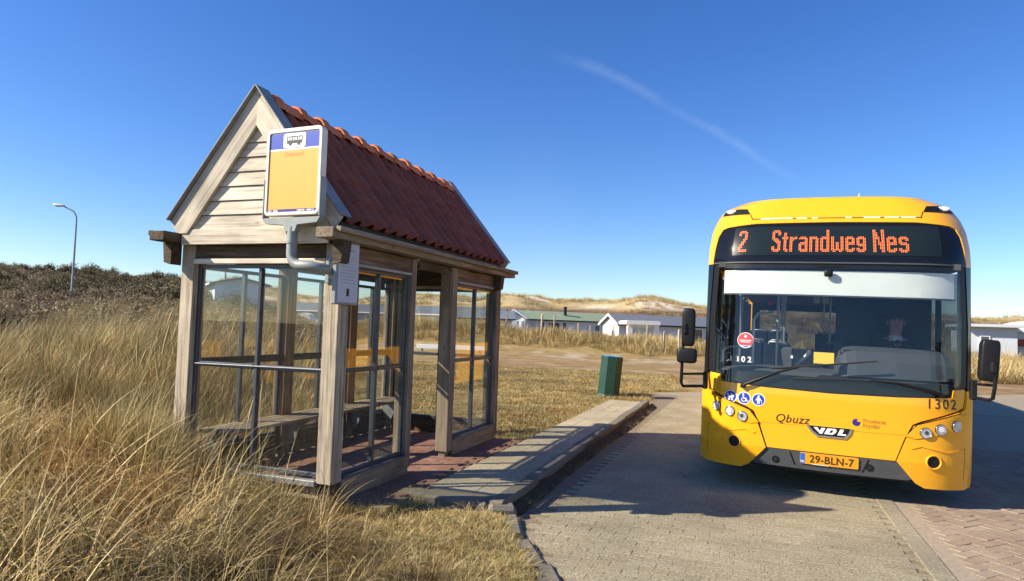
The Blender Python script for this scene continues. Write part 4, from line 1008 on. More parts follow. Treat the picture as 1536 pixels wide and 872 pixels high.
# dashboard: low shelf across, raised cowl before the driver
def loft(prof, xs_, z0, name, m):
    # a panel that follows the curve of the front: profile (depth behind the skin, z)
    mb = MB(); V = []; nP = len(prof); FS = []
    for x, k in xs_:
        y0 = S(x, 1.2).y
        V += [(x, min(y0+.06+y+(1-k)*.1, 1.0), z0+(z-z0)*k) for y, z in prof]
    for i in range(len(xs_)-1): FS += [(i*nP+j, i*nP+j+1, (i+1)*nP+j+1, (i+1)*nP+j) for j in range(nP-1)]
    FS += [tuple(range(nP)), tuple(range((len(xs_)-1)*nP, len(xs_)*nP))]
    return mb.add(V, FS).build(name, MT[m], bus)
loft([(0, .4), (0, 1.19), (.12, 1.25), (.5, 1.28), (.8, 1.18), (.85, .4)], [(x, 1) for x in (-1.13, -1.0, -.8, -.5, 0, .5, .8, 1.0, 1.13)], .4, 'dashboard', 'dash')
loft([(.04, 1.24), (.06, 1.40), (.2, 1.50), (.45, 1.545), (.7, 1.47), (.74, 1.2)], [(.08, .5), (.10, .8), (.15, .95), (.24, 1), (.6, 1), (.9, 1), (1.04, .98), (1.11, .9), (1.14, .75)], 1.2, 'instrument_cowl', 'dash')
MB().super((.165, .33, 1.47), (.13, .08, .07), .5, 14, 8).build('cowl_sensor', MT['black'], bus)
for u in (-.63, .02): skin('dash_vent', [(u+a, 1.20+b) for a, b in rrect(.30, .075, .035)], 'black', off=-.016, th=.004, st=(.1, .1))
sw = MB(); c = Vector((.72, .98, 1.47)); tl = R(38); ax = Vector((0, -math.sin(tl)*-1, math.cos(tl))); e1 = Vector((1, 0, 0)); e2 = ax.cross(e1)
sw.tube([c+(e1*math.cos(t)+e2*math.sin(t))*.225 for t in [2*math.pi*k/28 for k in range(29)]], .016, 8, False)
sw.disc(c-ax*.02, .07, ax, .03, 16)
for t in (R(90), R(210), R(330)): sw.tube([c, c+(e1*math.cos(t)+e2*math.sin(t))*.22], .013, 6)
sw.build('steering_wheel', MT['black'], bus)
MB().tube([(.70, .86, .9), tuple(c-ax*.02)], .035, 10).build('steering_column', MT['black'], bus)
ds = MB().box((.77, 1.50, .98), (.5, .5, .12), ch=.04).box((.77, 1.76, 1.38), (.48, .12, .74), Matrix.Rotation(-.12, 3, 'X'), ch=.05).box((.77, 1.80, 1.84), (.28, .09, .2), ch=.04).box((.77, 1.5, .66), (.34, .4, .52), ch=.02)
ds.build('driver_seat', MT['cloth_navy'], bus)
MB().box((.72, 1.3, .41), (1.0, 1.3, .06)).build('driver_platform', MT['floor'], bus)
MB().box((.70, 2.02, 1.40), (1.06, .03, 1.95)).build('driver_partition', MT['interior'], bus)
MB().box((.165, 1.55, 1.05), (.03, .95, 1.1), ch=.01).build('cab_door', MT['interior'], bus)
for x, y in ((-.52, 2.05), (-1.05, 3.3), (.42, 3.4), (-.42, 4.6), (.42, 5.2), (-.45, 6.8), (.45, 7.4), (-.45, 8.9), (.45, 9.4)): MB().tube([(x, y, .39), (x, y, 2.43)], .018, 8).build('grab_pole', MT['rail'], bus)
for x, z in ((-.92, 1.45), (-.95, 1.02)): MB().tube([(x-.2, .86, z-.5), (x-.2, .9, z-.04), (x-.12, .95, z), (x+.05, 1.3, z), (x+.10, 1.34, z-.06), (x+.10, 1.34, z-.4)], .016, 8).build('grab_rail', MT['rail'], bus)
MB().tube([(-.78, .75, 1.2), (-.78, .75, 1.78), (-.74, .80, 1.86), (-.58, 1.1, 1.9)], .018, 8).build('grab_rail', MT['rail'], bus)
MB().tube([(-.36, .92, 1.24), (-.20, .86, 1.40), (-.17, .86, 1.44)], .024, 8).tube([(-.17, .86, 1.44), (-.18, 1.3, 1.46)], .02, 8).build('barrier_arm', MT['rail'], bus)
MB().box((-.42, .80, 1.36), (.16, .12, .26), ch=.02).box((-.42, .738, 1.40), (.11, .006, .12)).build('ticket_reader', MT['grey_dark'], bus)
MB().box((-.36, .732, 1.38), (.025, .004, .035)).build('reader_light', MT['white'], bus)
MB().super((-.62, 1.6, 2.02), (.05, .05, .07), .6, 10, 6).build('stop_light', MT['red_sticker'], bus)
for x in (-.45, -.05, .05): MB().tube([(x, 2.2, 2.43), (x, 2.2, 2.2)], .012, 6).super((x, 2.2, 2.12), (.09, .02, .14), .6, 12, 6).build('hanging_strap', MT['rail'], bus)
for y in (3.6, 4.5, 6.2, 7.1, 8.2, 9.2, 10.2):
    for x in (-.93, -.52, .52, .93):
        if x < 0 and 4.8 < y < 6.5: continue
        zf = .0 if y < 8 else .2
        st_ = MB().box((x, y, .82+zf), (.40, .42, .08), ch=.03).box((x, y+.2, 1.15+zf), (.40, .07, .66), Matrix.Rotation(-.15, 3, 'X'), ch=.03).build('passenger_seat', MT['seat'], bus)
        MB().tube([(x-.14, y+.24, 1.42+zf), (x-.12, y+.24, 1.5+zf), (x+.12, y+.24, 1.5+zf), (x+.14, y+.24, 1.42+zf)], .014, 6).build('handle', MT['rail'], st_)
        MB().box((x, y, .58+zf), (.08, .3, .42)).build('seat_foot', MT['grey_dark'], st_)
# things stuck on the inside of the screen
rs = skin('round_sticker', circ(-.836, 1.55, .085, 26), 'white', off=-.0095, th=.0012)
skin('sticker_face', [p for p in circ(-.836, 1.55, .077, 26) if p[1] > 1.497], 'red_sticker', rs, off=-.003, th=.001)
skin('sticker_mark', circ(-.836, 1.592, .014, 10), 'white', rs, off=-.0022, th=.0006)
skin('sticker_line', [(-.895, 1.545), (-.777, 1.545), (-.777, 1.552), (-.895, 1.552)], 'white', rs, off=-.0022, th=.0006); skin('sticker_line', [(-.885, 1.528), (-.787, 1.528), (-.787, 1.534), (-.885, 1.534)], 'white', rs, off=-.0022, th=.0006)
skin('sticker_line', [(-.86, 1.480), (-.812, 1.480), (-.812, 1.488), (-.86, 1.488)], 'eu', rs, off=-.0022, th=.0006)
stext('1302', .082, -.882, 1.318, 'white', 'window_number', bus, off=.0015, bold=.002, space=1.55)
skin('paper_card', [(-.165, 1.352), (.025, 1.352), (.025, 1.468), (-.165, 1.468)], 'yellow_tag', off=-.012, th=.003)
MB().super(tuple(S(-.045, 2.285)-SN(-.045, 2.285)*-.012), (.085, .05, .075), .5, 14, 8).disc(tuple(S(-.045, 2.285)+SN(-.045, 2.285)*.03), .017, SN(-.045, 2.285), .012, 12).build('camera_pod', MT['black'], bus)
skin('black_foot_patch', [(-.18, 2.352), (.09, 2.352), (.09, 2.372), (-.18, 2.372)], 'black', off=.0, th=.004)
# wipers
def on(u, z, o): return S(u, z)+SN(u, z)*o
MB().tube([on(-.84, 1.062, .03), on(-.80, 1.09, .045), on(-.50, 1.235, .05), on(-.30, 1.300, .035)], [.016, .016, .012, .009], 8).build('wiper_arm', MT['black'], bus)
MB().tube([on(-.56+.97*k/8, 1.268+.142*k/8, .014) for k in range(9)], .0085, 6).build('wiper_blade', MT['rubber'], bus)
MB().tube([on(.955, 1.115, .03), on(.90, 1.14, .045), on(.60, 1.205, .045), on(.35, 1.215, .03)], [.016, .016, .012, .009], 8).build('wiper_arm', MT['black'], bus)
MB().tube([on(.70-1.05*k/8, 1.205-.03*k/8+.02*math.sin(k/8*3), .012) for k in range(9)], .0085, 6).build('wiper_blade', MT['rubber'], bus)
for u, z in ((-.84, 1.062), (.955, 1.115)): MB().disc(tuple(on(u, z, .0)), .024, SN(u, z), .045, 12).build('wiper_pivot', MT['black'], bus)
# mirrors
ml = MB().super((-1.405, -.15, 1.66), (.135, .12, .41), .32, 20, 12)
a = ml.build('mirror', MT['black'], bus)
MB().super((-1.405, -.075, 1.66), (.115, .02, .37), .25, 16, 8).build('mirror_glass', MT['chrome'], a)
b = MB().super((-1.41, -.16, 1.355), (.205, .13, .16), .35, 20, 12).build('mirror', MT['black'], bus)
MB().super((-1.41, -.085, 1.355), (.18, .02, .135), .25, 16, 8).build('mirror_glass', MT['chrome'], b)
MB().tube([(-1.455, -.14, 1.55), (-1.46, -.15, 1.3), (-1.462, -.15, 1.06), (-1.44, -.14, 1.025), (-1.24, .10, 1.025)], .017, 8).tube([(-1.46, -.15, 1.155), (-1.24, .08, 1.16)], .013, 8).box((-1.235, .10, 1.09), (.05, .09, .19), ch=.01).build('mirror_arm', MT['black'], bus)
MB().box((-1.43, -.18, 1.64), (.05, .1, .13), ch=.02).build('mirror_clamp', MT['black'], bus)
a = MB().super((1.295, -.15, 1.485), (.150, .12, .385), .30, 20, 12, Matrix.Rotation(.05, 3, 'Y')).build('mirror', MT['black'], bus)
MB().super((1.295, -.075, 1.485), (.125, .02, .345), .25, 16, 8).build('mirror_glass', MT['chrome'], a)
MB().tube([(1.33, -.20, 1.46), (1.335, -.19, 1.25), (1.325, -.17, 1.14), (1.30, -.13, 1.12), (1.24, .10, 1.12)], .017, 8).tube([(1.33, -.18, 1.26), (1.24, .08, 1.25)], .013, 8).box((1.235, .10, 1.19), (.05, .09, .19), ch=.01).build('mirror_arm', MT['black'], bus)
MB().box((1.315, -.21, 1.42), (.05, .05, .11), ch=.02).build('mirror_clamp', MT['black'], bus)
# ------------------------------------------------------------------ the driver, seated behind the wheel (bus frame offset applied by hand)
BM = bus.matrix_basis.copy()
BMw = Matrix.LocRotScale(bus.location, bus.rotation_euler, None)
drv = bpy.data.objects.new('person', None)
def body_skin(name, chains, root, m, parent, sub=1):
    """a skinned figure: chains of (point, radius) sharing points"""
    vs, es, rs, ix = [], [], [], {}
    for ch in chains:
        prev = None
        for p, r in ch:
            k = tuple(round(c, 4) for c in p)
            if k not in ix: ix[k] = len(vs); vs.append(p); rs.append(r)
            if prev is not None and (prev, ix[k]) not in es: es.append((prev, ix[k]))
            prev = ix[k]
    me = bpy.data.meshes.new(name); me.from_pydata(vs, es, []); me.update()
    o = bpy.data.objects.new(name, me); C.objects.link(o); o.parent = parent
    mod = o.modifiers.new('skin', 'SKIN'); mod.use_smooth_shade = True
    for i, r in enumerate(rs): me.skin_vertices[0].data[i].radius = (r, r) if not isinstance(r, tuple) else r
    rk = ix[tuple(round(c, 4) for c in root)]
    for i in range(len(vs)): me.skin_vertices[0].data[i].use_root = (i == rk)
    s = o.modifiers.new('sub', 'SUBSURF'); s.levels = s.render_levels = sub
    me.materials.append(MT[m]); return o
# figure frame: origin on the seat, facing -y
drv = empty('person', BMw @ Vector((.765, 1.44, 1.05)), 'driver in dark jacket and red tie seated at the steering wheel', 'person', rot=(0, BROLL, R(-2)))
pel, wai, che, nk, hd, crn = (0, .02, .06), (0, .03, .24), (0, .02, .45), (0, .0, .62), (0, -.03, .72), (0, -.03, .86)
arm = lambda s: [((0, .0, .56), .075), ((s*.18, .01, .54), .042), ((s*.26, -.10, .36), .038), ((s*.22, -.36, .34), .036), ((s*.205, -.44, .36), .028), ((s*.20, -.50, .375), .026)]
leg = lambda s: [(pel, .11), ((s*.11, -.05, .05), .075), ((s*.14, -.46, .05), .055), ((s*.15, -.54, -.38), .038), ((s*.15, -.66, -.42), .035)]
def hand(s):
    base = Vector((s*.20, -.50, .375)); out = []
    for i, L in enumerate((.9, 1.0, .95, .78)):
        x = s*(.018-.012*i)
        out.append([(tuple(base), .026), (tuple(base+Vector((x, -.03, .03))), .010), (tuple(base+Vector((x, -.045*L-.01, .046))), .0085), (tuple(base+Vector((x, -.055*L-.01, .022))), .008)])
    out.append([(tuple(base), .026), (tuple(base+Vector((-s*.03, -.012, .012))), .010), (tuple(base+Vector((-s*.042, -.035, .03))), .008)])
    return out
ch = [[(pel, .11), (wai, .10), (che, .105), ((0, .0, .56), .075), (nk, .052), (hd, .075), ((0, -.035, .79), .088), (crn, .07)], arm(1), arm(-1), leg(1), leg(-1)]
body = body_skin('body', ch+hand(1)+hand(-1), pel, 'skin', drv, 1)
jk = [[((0, .02, .10), .15), (wai, .145), (che, .16), ((0, .0, .55), .115)], [(p, r+.026) for p, r in arm(1)[:4]], [(p, r+.026) for p, r in arm(-1)[:4]]]
jk[1][0] = jk[2][0] = ((0, .0, .55), .115)
body_skin('jacket', jk, (0, .02, .10), 'cloth_navy', drv, 1)
body_skin('trousers', [[(pel, .15), ((s*.11, -.05, .05), .096), ((s*.14, -.46, .05), .074), ((s*.15, -.54, -.36), .055)] for s in (1, -1)], pel, 'cloth_navy', drv, 1)
MB().tube([(0, -.005, .575), (0, -.008, .635)], [.085, .062], 16).build('shirt_collar', MT['cloth_white'], drv)
MB().prism([(-.05, .60), (.05, .60), (0, .44)], -.158, -.130, 'y').build('shirt_front', MT['cloth_white'], drv)
MB().prism([(-.015, .585), (.015, .585), (.022, .46), (0, .44), (-.022, .46)], -.166, -.156, 'y').build('tie', MT['tie'], drv)
hc = Vector((0, -.035, .79))
MB().super(hc+Vector((0, .026, .050)), (.170, .175, .125), .95, 18, 10).build('hair', MT['hair'], drv)
for s in (1, -1):
    MB().super(hc+Vector((s*.088, .01, -.01)), (.018, .04, .06), .9, 10, 6).build('ear', MT['skin'], drv)
    MB().super(hc+Vector((s*.032, -.082, .012)), (.026, .014, .013), 1, 10, 6).build('eye', MT['ink_black'], drv)
    MB().box(hc+Vector((s*.033, -.086, .032)), (.036, .008, .007)).build('eyebrow', MT['hair'], drv)
MB().super(hc+Vector((0, -.092, -.018)), (.026, .03, .045), .9, 10, 6).build('nose', MT['skin'], drv)
MB().super(hc+Vector((0, -.076, -.054)), (.045, .014, .010), 1, 10, 6).build('mouth', MT['tie'], drv)

# ------------------------------------------------------------------ litter bin
bz = float(H(-3.25, 15.6))
lb = empty('litter_bin', (-3.22, 15.75, bz), 'dark green eight sided litter bin leaning beside the platform end', 'litter bin', rot=(0, R(5.0), R(14)))
mb = MB(); n8 = 8
def octo(r, z, o=22.5): return [(r*math.cos(R(o+45*k)), r*math.sin(R(o+45*k)), z) for k in range(n8)]
rings = [octo(.285, -.02), octo(.27, .04), octo(.272, .86), octo(.276, .875), octo(.276, .935), octo(.262, .945), octo(.255, .80)]
V = [v for r in rings for v in r]
mb.add(V, [(k*8+i, k*8+(i+1) % 8, (k+1)*8+(i+1) % 8, (k+1)*8+i) for k in range(len(rings)-1) for i in range(8)]+[tuple(range(7, -1, -1))])
mb.build('body', MT['bin'], lb)
MB().add(octo(.258, .935)+octo(.25, .952)+octo(.20, .945)+octo(.19, .70), [(k*8+i, k*8+(i+1) % 8, (k+1)*8+(i+1) % 8, (k+1)*8+i) for k in range(3) for i in range(8)]+[tuple(range(24, 32))]).build('liner', MT['bin_blue'], lb)

# ------------------------------------------------------------------ street lamps
def street_lamp(loc, h, arm, label, rot, cat='street lamp', group='street lamps behind the dunes'):
    t = empty('street_lamp', loc, label, cat, group, rot=(0, 0, rot))
    MB().tube([(0, 0, -.3), (0, 0, 1.2), (0, 0, 1.25), (0, 0, h)], [.11, .10, .085, .055], 12).build('pole', MT['galv'], t)
    pts = [(0, 0, h)]+[(arm*.75*math.sin(R(a))*.0-arm*.62*(1-math.cos(R(a))), 0, h+.75*math.sin(R(a))*1.0) for a in (15, 35, 55, 72)]+[(-arm, 0, h+.98)]
    MB().tube(pts, [.05]*5+[.045], 10).build('arm', MT['galv'], t)
    hd_ = MB().super((-arm-.28, 0, h+1.02), (.82, .30, .17), .6, 16, 8, Matrix.Rotation(.10, 3, 'Y')).build('lamp_head', MT['frame_white'], t)
    MB().super((-arm-.30, 0, h+.95), (.5, .2, .09), .8, 12, 6).build('lamp_glass', MT['win_pale'], hd_)
    return t
def gp(px, py, y, z=None):
    """the point at depth y seen at a pixel of the photograph, used while placing things"""
    d = pdir(px, py); p = Vector((0, 0, EYE))+d*(y/d.y); return p
D = 34
p0, p1, pk = gp(108, 432, D), gp(80, 311, D), gp(108, 320, D)
street_lamp((p0.x, D, p0.z-2.2), pk.z-.75-(p0.z-2.2)+.25, 1.05, 'tall grey street lamp with curved arm rising beyond the scrub hill', R(20))
D = 42; p0, p1 = gp(335, 466, D), gp(335, 400, D)
street_lamp((p0.x, D, float(H(p0.x, D))), 7.2, 1.0, 'slim street lamp pole seen through the gable window of the shelter', R(40))

# ------------------------------------------------------------------ chalets beyond the dune ridge
def chalet(loc, rot, L, Wd, eave, ridge, wall_m, roof_m, label, gable_m='house_white', wins=(), over=.35, cat='chalet', porch=None, pipe=None):
    """long axis along local x, gable at x=0, front wall at y=0"""
    t = empty('chalet', loc, label, cat, 'chalets beyond the grassy ridge', rot=(0, 0, rot))
    z0 = -2.0
    w = MB().box((L/2, Wd/2, (eave+z0)/2), (L, Wd, eave-z0)).prism([(0, eave), (Wd, eave), (Wd/2, ridge-.05)], 0.0, L, 'x'); w.build('wall', MT[wall_m], t)
    r = MB()
    k = (ridge-eave)/(Wd/2)
    for s in (0, 1):
        a = (-over if s == 0 else Wd+over, eave-over*k); b = (Wd/2, ridge)
        r.prism([a, b, (b[0], b[1]+.10), (a[0], a[1]+.10)], -over, L+over, 'x')
    rf = r.build('roof', MT[roof_m], t)
    tr = MB()
    for s in (0, 1):
        a = (-over if s == 0 else Wd+over, eave-over*k); b = (Wd/2, ridge)
        tr.prism([(a[0], a[1]-.12), (b[0], b[1]-.12), (b[0], b[1]+.12), (a[0], a[1]+.12)], -over-.06, -over, 'x')
    tr.build('bargeboard', MT[gable_m], t)
    MB().box((L/2, -over-.05, eave-over*k), (L+2*over, .10, .12)).build('gutter', MT['black' if roof_m == 'roof_green' else 'white'] if roof_m != 'roof_navy' else MT['black'], t)
    MB().box((-.02, Wd/2, eave/2+.1), (.05, Wd-.05, eave-.25)).prism([(.1, eave-.05), (Wd-.1, eave-.05), (Wd/2, ridge-.2)], -.045, .0, 'x').build('gable_wall', MT[gable_m], t)
    for (face, c, z, ww, hh, pm) in wins:
        if face == 'f': f = MB().box((c, -.02, z), (ww+.16, .08, hh+.16)).build('window', MT['white'], t); MB().box((c, -.065, z), (ww, .02, hh)).build('pane', MT[pm], f)
        else: f = MB().box((-.05, c, z), (.08, ww+.14, hh+.14)).build('window', MT['white'], t); MB().box((-.095, c, z), (.02, ww, hh)).build('pane', MT[pm], f)
    if pipe:
        MB().box((pipe, Wd*.25, ridge+.1), (.28, .28, 1.1)).box((pipe, Wd*.25, ridge+.68), (.36, .36, .12)).build('chimney', MT['black'], rf)
    return t
def gz_at(px, y): q = gp(px, 500, y); return q.x, y
def chalet_at(px, D, rot_deg, ridge_py, L, **k):
    q = gp(px, ridge_py, D); return q
A = R(20)
q = gp(786, 477, 78); gzq = 2.15
c = chalet((q.x, 78, q.z-2.25), A+R(24), 15.5, 4.3, 2.2, 3.15, 'house_blue', 'roof_green', 'pale chalet with a long green roof and white gable end', wins=[('f', 2.6, 1.3, .5, 1.0, 'win_dark'), ('f', 4.2, 1.3, 1.6, .9, 'win_dark'), ('f', 5.7, 1.3, .5, 1.0, 'win_dark'), ('f', 10.6, 1.2, .7, .8, 'win_dark'), ('f', 12.2, 1.2, .7, .8, 'win_dark'),
    ('g', .75, 1.2, .45, 1.6, 'win_pale'), ('g', 2.15, 1.3, 1.2, 1.2, 'win_pale'), ('g', 3.55, 1.2, .45, 1.6, 'win_pale')], pipe=6.4)
# white bay with its own gable in front of the green roofed chalet
q2 = gp(754, 477, 75.6)
bay = empty('garden_room', (q2.x, 75.6, q2.z-2.05), 'white gabled sun room with narrow glazed doors before the green roof', 'sun room', rot=(0, 0, A-R(8)))
MB().prism([(0, -1.5), (2.75, -1.5), (2.75, 2.0), (1.375, 2.85), (0, 2.0)], 0, 2.2, 'y').build('wall', MT['house_white'], bay)
rb = MB()
for s in (0, 1): a = (-.3, 1.95) if s == 0 else (3.05, 1.95); rb.prism([a, (1.375, 3.0), (1.375, 3.16), (a[0], a[1]+.16)], -.4, 2.4, 'y')
rb.build('roof', MT['house_white'], bay)
for x, w in ((.32, .18), (.78, .18), (1.5, .6), (2.38, .2)): f = MB().box((x, -.02, 1.0), (w+.12, .08, 1.6)).build('window', MT['white'], bay); MB().box((x, -.07, 1.0), (w, .02, 1.45)).build('pane', MT['win_pale'], f)
q = gp(929, 484, 66)
chalet((q.x, 66, q.z-2.15), A+R(20), 16.0, 3.4, 2.1, 2.95, 'house_blue', 'roof_navy', 'pale blue chalet under a long dark navy roof beside the bus mirror', wins=[('g', 1.1, .9, .5, .9, 'win_dark'), ('f', 1.3, 1.0, .55, 1.7, 'win_dark'), ('f', 8.8, 1.05, 2.1, 1.3, 'win_dark'), ('f', 13.0, 1.05, 1.2, 1.1, 'win_dark')])
q = gp(943, 482, 60)
cr = empty('garden_room', (q.x, 60, q.z-2.0), 'white flat roofed sun room with wide glass front beside the navy roof', 'sun room', rot=(0, 0, A+R(3)))
MB().prism([(-.25, 1.72), (2.85, 1.72), (2.85, 2.02), (2.6, 2.08), (1.3, 2.1), (0, 2.08), (-.25, 2.02)], -.3, 3.0, 'y').build('roof', MT['house_white'], cr)
for x in (.1, 2.55): MB().box((x+.05, .2, .0), (.46, .4, 3.4)).build('corner_pillar', MT['house_white'], cr)
g = MB().box((1.38, .35, .1), (2.3, .1, 3.2)).build('wall', MT['white'], cr)
for x, w in ((.66, .5), (1.42, .9), (2.12, .42)): f = MB().box((x, .27, .65), (w+.08, .06, 1.75)).build('window', MT['white'], cr); MB().box((x, .23, .65), (w, .02, 1.65)).build('pane', MT['win_pale'], f)
q = gp(880, 473, 96)
chalet((q.x, 96, q.z-2.75), A+R(12), 15, 4.4, 2.3, 3.0, 'house_white', 'roof_red', 'chalet showing only its red roof between green and navy roofs', wins=[])
q = gp(415, 466, 62)
chalet((q.x, 62, q.z-2.0), A-R(8), 26, 4.5, 2.2, 2.95, 'house_blue', 'roof_grey', 'long pale chalet with grey roof and white gutter seen through the shelter', wins=[('f', 3+2.8*k, 1.2, 1.3, .9, 'win_dark') for k in range(8)])
q = gp(690, 474, 60)
chalet((q.x, 60, q.z-2.3), A+R(5), 5.2, 3.5, 2.2, 2.9, 'house_grey', 'roof_navy', 'small grey chalet with tall window seen past the opening of the shelter', wins=[('f', 1.2, 1.1, .7, 1.1, 'win_pale'), ('f', 3.6, 1.1, 1.2, 1.5, 'win_dark')])
q = gp(312, 428, 40)
chalet((q.x, 40, q.z-2.6), A-R(60), 5.0, 3.4, 2.6, 3.0, 'house_blue', 'roof_grey', 'pale blue cabin wall seen through the gable window beside a lamp pole', wins=[])
# rounded white caravan behind the shelter
q = gp(441, 472, 46); cv = empty('caravan', (q.x, 46, q.z-1.2), 'small rounded white caravan roof seen through the shelter glass', 'caravan', rot=(0, 0, A))
MB().prism([(0, -.9), (1.35, -.9), (1.4, .9), (1.2, 1.25), (.75, 1.38), (.3, 1.3), (.02, 1.0)], 0, 1.6, 'y').build('body', MT['house_white'], cv)
MB().box((.7, -.02, .7), (.7, .05, .4)).build('window', MT['win_dark'], cv)
# buildings right of the bus
q = gp(1452, 486, 44)
t = empty('shed', (q.x, 44, q.z-2.75), 'pale grey flat roofed building behind the right hand bus mirror', 'building', rot=(0, 0, R(-2)))
t['label'] = 'pale grey flat roofed building behind the bus beside the red striped one'
MB().box((1.15, 2, .6), (2.3, 4, 4.0)).build('wall', MT['house_grey'], t)
MB().box((1.2, 1.9, 2.68), (2.9, 4.8, .16)).build('roof', MT['house_grey'], t)
f = MB().box((.78, -.03, 1.75), (.5, .08, .8)).build('window', MT['white'], t); MB().box((.78, -.08, 1.75), (.36, .02, .62)).build('pane', MT['win_dark'], f)
q = gp(1503, 498, 46)
t = empty('pavilion', (q.x, 46, q.z-2.1), 'low white building with a band of red panels under its eave', 'building', rot=(0, 0, R(-4)))
MB().box((4, 2, .5), (8, 4, 3.1)).build('wall', MT['house_white'], t)
MB().prism([(-.1, 2.08), (8.1, 2.08), (8.1, 2.3), (3.5, 3.1), (1.4, 2.75), (-.1, 2.3)], -.25, 4.2, 'y').build('roof', MT['house_white'], t)
for k in range(5): MB().box((.55+k*1.3, -.12, 1.5), (1.18, .22, .40)).build('red_panel', MT['roof_red'], t)
# ------------------------------------------------------------------ fence stakes and the low white barrier
SL = ['pale stake nearest the shelter corner, below the white sun room', 'tall pale stake left of its twin, below the green roof', 'tall pale stake below the chimney of the green roofed chalet',
 'short grey stake below the middle of the green roof', 'short stake below the far half of the green roof', 'stake in front of the white gable end of the navy roofed chalet',
 'tallest stake, beside the front corner of the flat roofed sun room', 'stake in front of the glass of the flat roofed sun room', 'short stake below the blue window of the navy roofed chalet', 'stake closest to the big bus mirror, before the navy roof']
for px, py, h in ((757, 522, 1.15), (811, 524, 1.3), (829, 526, 1.3), (867, 522, .95), (884, 523, .9), (919, 527, 1.1), (941, 534, 1.35), (968, 536, 1.35), (995, 535, 1.05), (1018, 538, 1.25)):
    y = 39.2-.25*((px-757)/260)*6
    x = gp(px, py, y).x; z = float(H(x, y))
    st_ = MB().prism([(-.045, -.3), (.045, -.3), (.04, h), (.015, h+.06), (-.04, h+.01)], -.04, .04, 'y').build('fence_stake', MT['stake'], None, (x, y, z), (R(random.uniform(-4, 4)), R(random.uniform(-3, 6)), random.random()))
    tag(st_, SL.pop(0), 'stake', 'fence stakes along the ridge')
q = gp(624, 528, 30.4)
br = empty('barrier_rail', (q.x, 30.4, float(H(q.x, 30.4))), 'low white wooden barrier with a dark joint seen through the shelter opening', 'barrier', rot=(0, 0, R(14)))
MB().box((.9, 0, .36), (1.75, .08, .22), ch=.01).build('board', MT['white'], br)
MB().box((2.75, 0, .36), (1.7, .08, .22), ch=.01).build('board', MT['white'], br)
MB().box((1.84, -.01, .36), (.16, .10, .23), ch=.01).build('joint_plate', MT['black'], br)
for x in (.3, 1.84, 3.3): MB().box((x, .07, .1), (.10, .08, .66), ch=.01).build('post', MT['stake'], br)
# ------------------------------------------------------------------ marram grass, lawn, scrub: tuft meshes scattered as stuff
def blade_mat():
    m, n, l, b = mat('dry_grass_blades'); b.inputs['Roughness'].default_value = .55; b.inputs['Specular IOR Level'].default_value = .25
    a = n.new('ShaderNodeAttribute'); a.attribute_name = 'col'
    ge = n.new('ShaderNodeNewGeometry'); z = n.new('ShaderNodeTexNoise'); z.inputs['Scale'].default_value = .45; z.inputs['Detail'].default_value = 3; l.new(ge.outputs['Position'], z.inputs['Vector'])
    mr = n.new('ShaderNodeMapRange'); mr.inputs[1].default_value = .3; mr.inputs[2].default_value = .7; mr.inputs[3].default_value = .62; mr.inputs[4].default_value = 1.28; l.new(z.outputs['Fac'], mr.inputs[0])
    z2 = n.new('ShaderNodeTexNoise'); z2.inputs['Scale'].default_value = 1.1; z2.inputs['Detail'].default_value = 3; l.new(ge.outputs['Position'], z2.inputs['Vector'])
    m2 = n.new('ShaderNodeMapRange'); m2.inputs[1].default_value = .50; m2.inputs[2].default_value = .68; m2.inputs[4].default_value = .7; l.new(z2.outputs['Fac'], m2.inputs[0])
    rb_ = n.new('ShaderNodeMix'); rb_.data_type = 'RGBA'; rb_.blend_type = 'MULTIPLY'; l.new(m2.outputs[0], rb_.inputs[0]); l.new(a.outputs['Color'], rb_.inputs[6]); rb_.inputs[7].default_value = (.82, .60, .46, 1)
    mu = n.new('ShaderNodeVectorMath'); mu.operation = 'SCALE'; l.new(rb_.outputs[2], mu.inputs[0]); l.new(mr.outputs[0], mu.inputs['Scale']); l.new(mu.outputs[0], b.inputs['Base Color'])
    t = n.new('ShaderNodeBsdfTranslucent'); l.new(mu.outputs[0], t.inputs[0]); mx = n.new('ShaderNodeMixShader'); mx.inputs[0].default_value = .14
    l.new(b.outputs[0], mx.inputs[1]); l.new(t.outputs[0], mx.inputs[2]); l.new(mx.outputs[0], n['Material Output'].inputs[0])
    return m
MT['blades'] = blade_mat()
STRAW = np.array([(.63,.49,.225), (.55,.41,.165), (.72,.59,.30), (.43,.30,.11), (.58,.45,.20)])
GREEN = np.array([(.19,.23,.06), (.14,.18,.05), (.28,.29,.09), (.25,.25,.08)])
BROWN = np.array([(.20,.115,.04), (.13,.075,.026), (.29,.17,.065)])
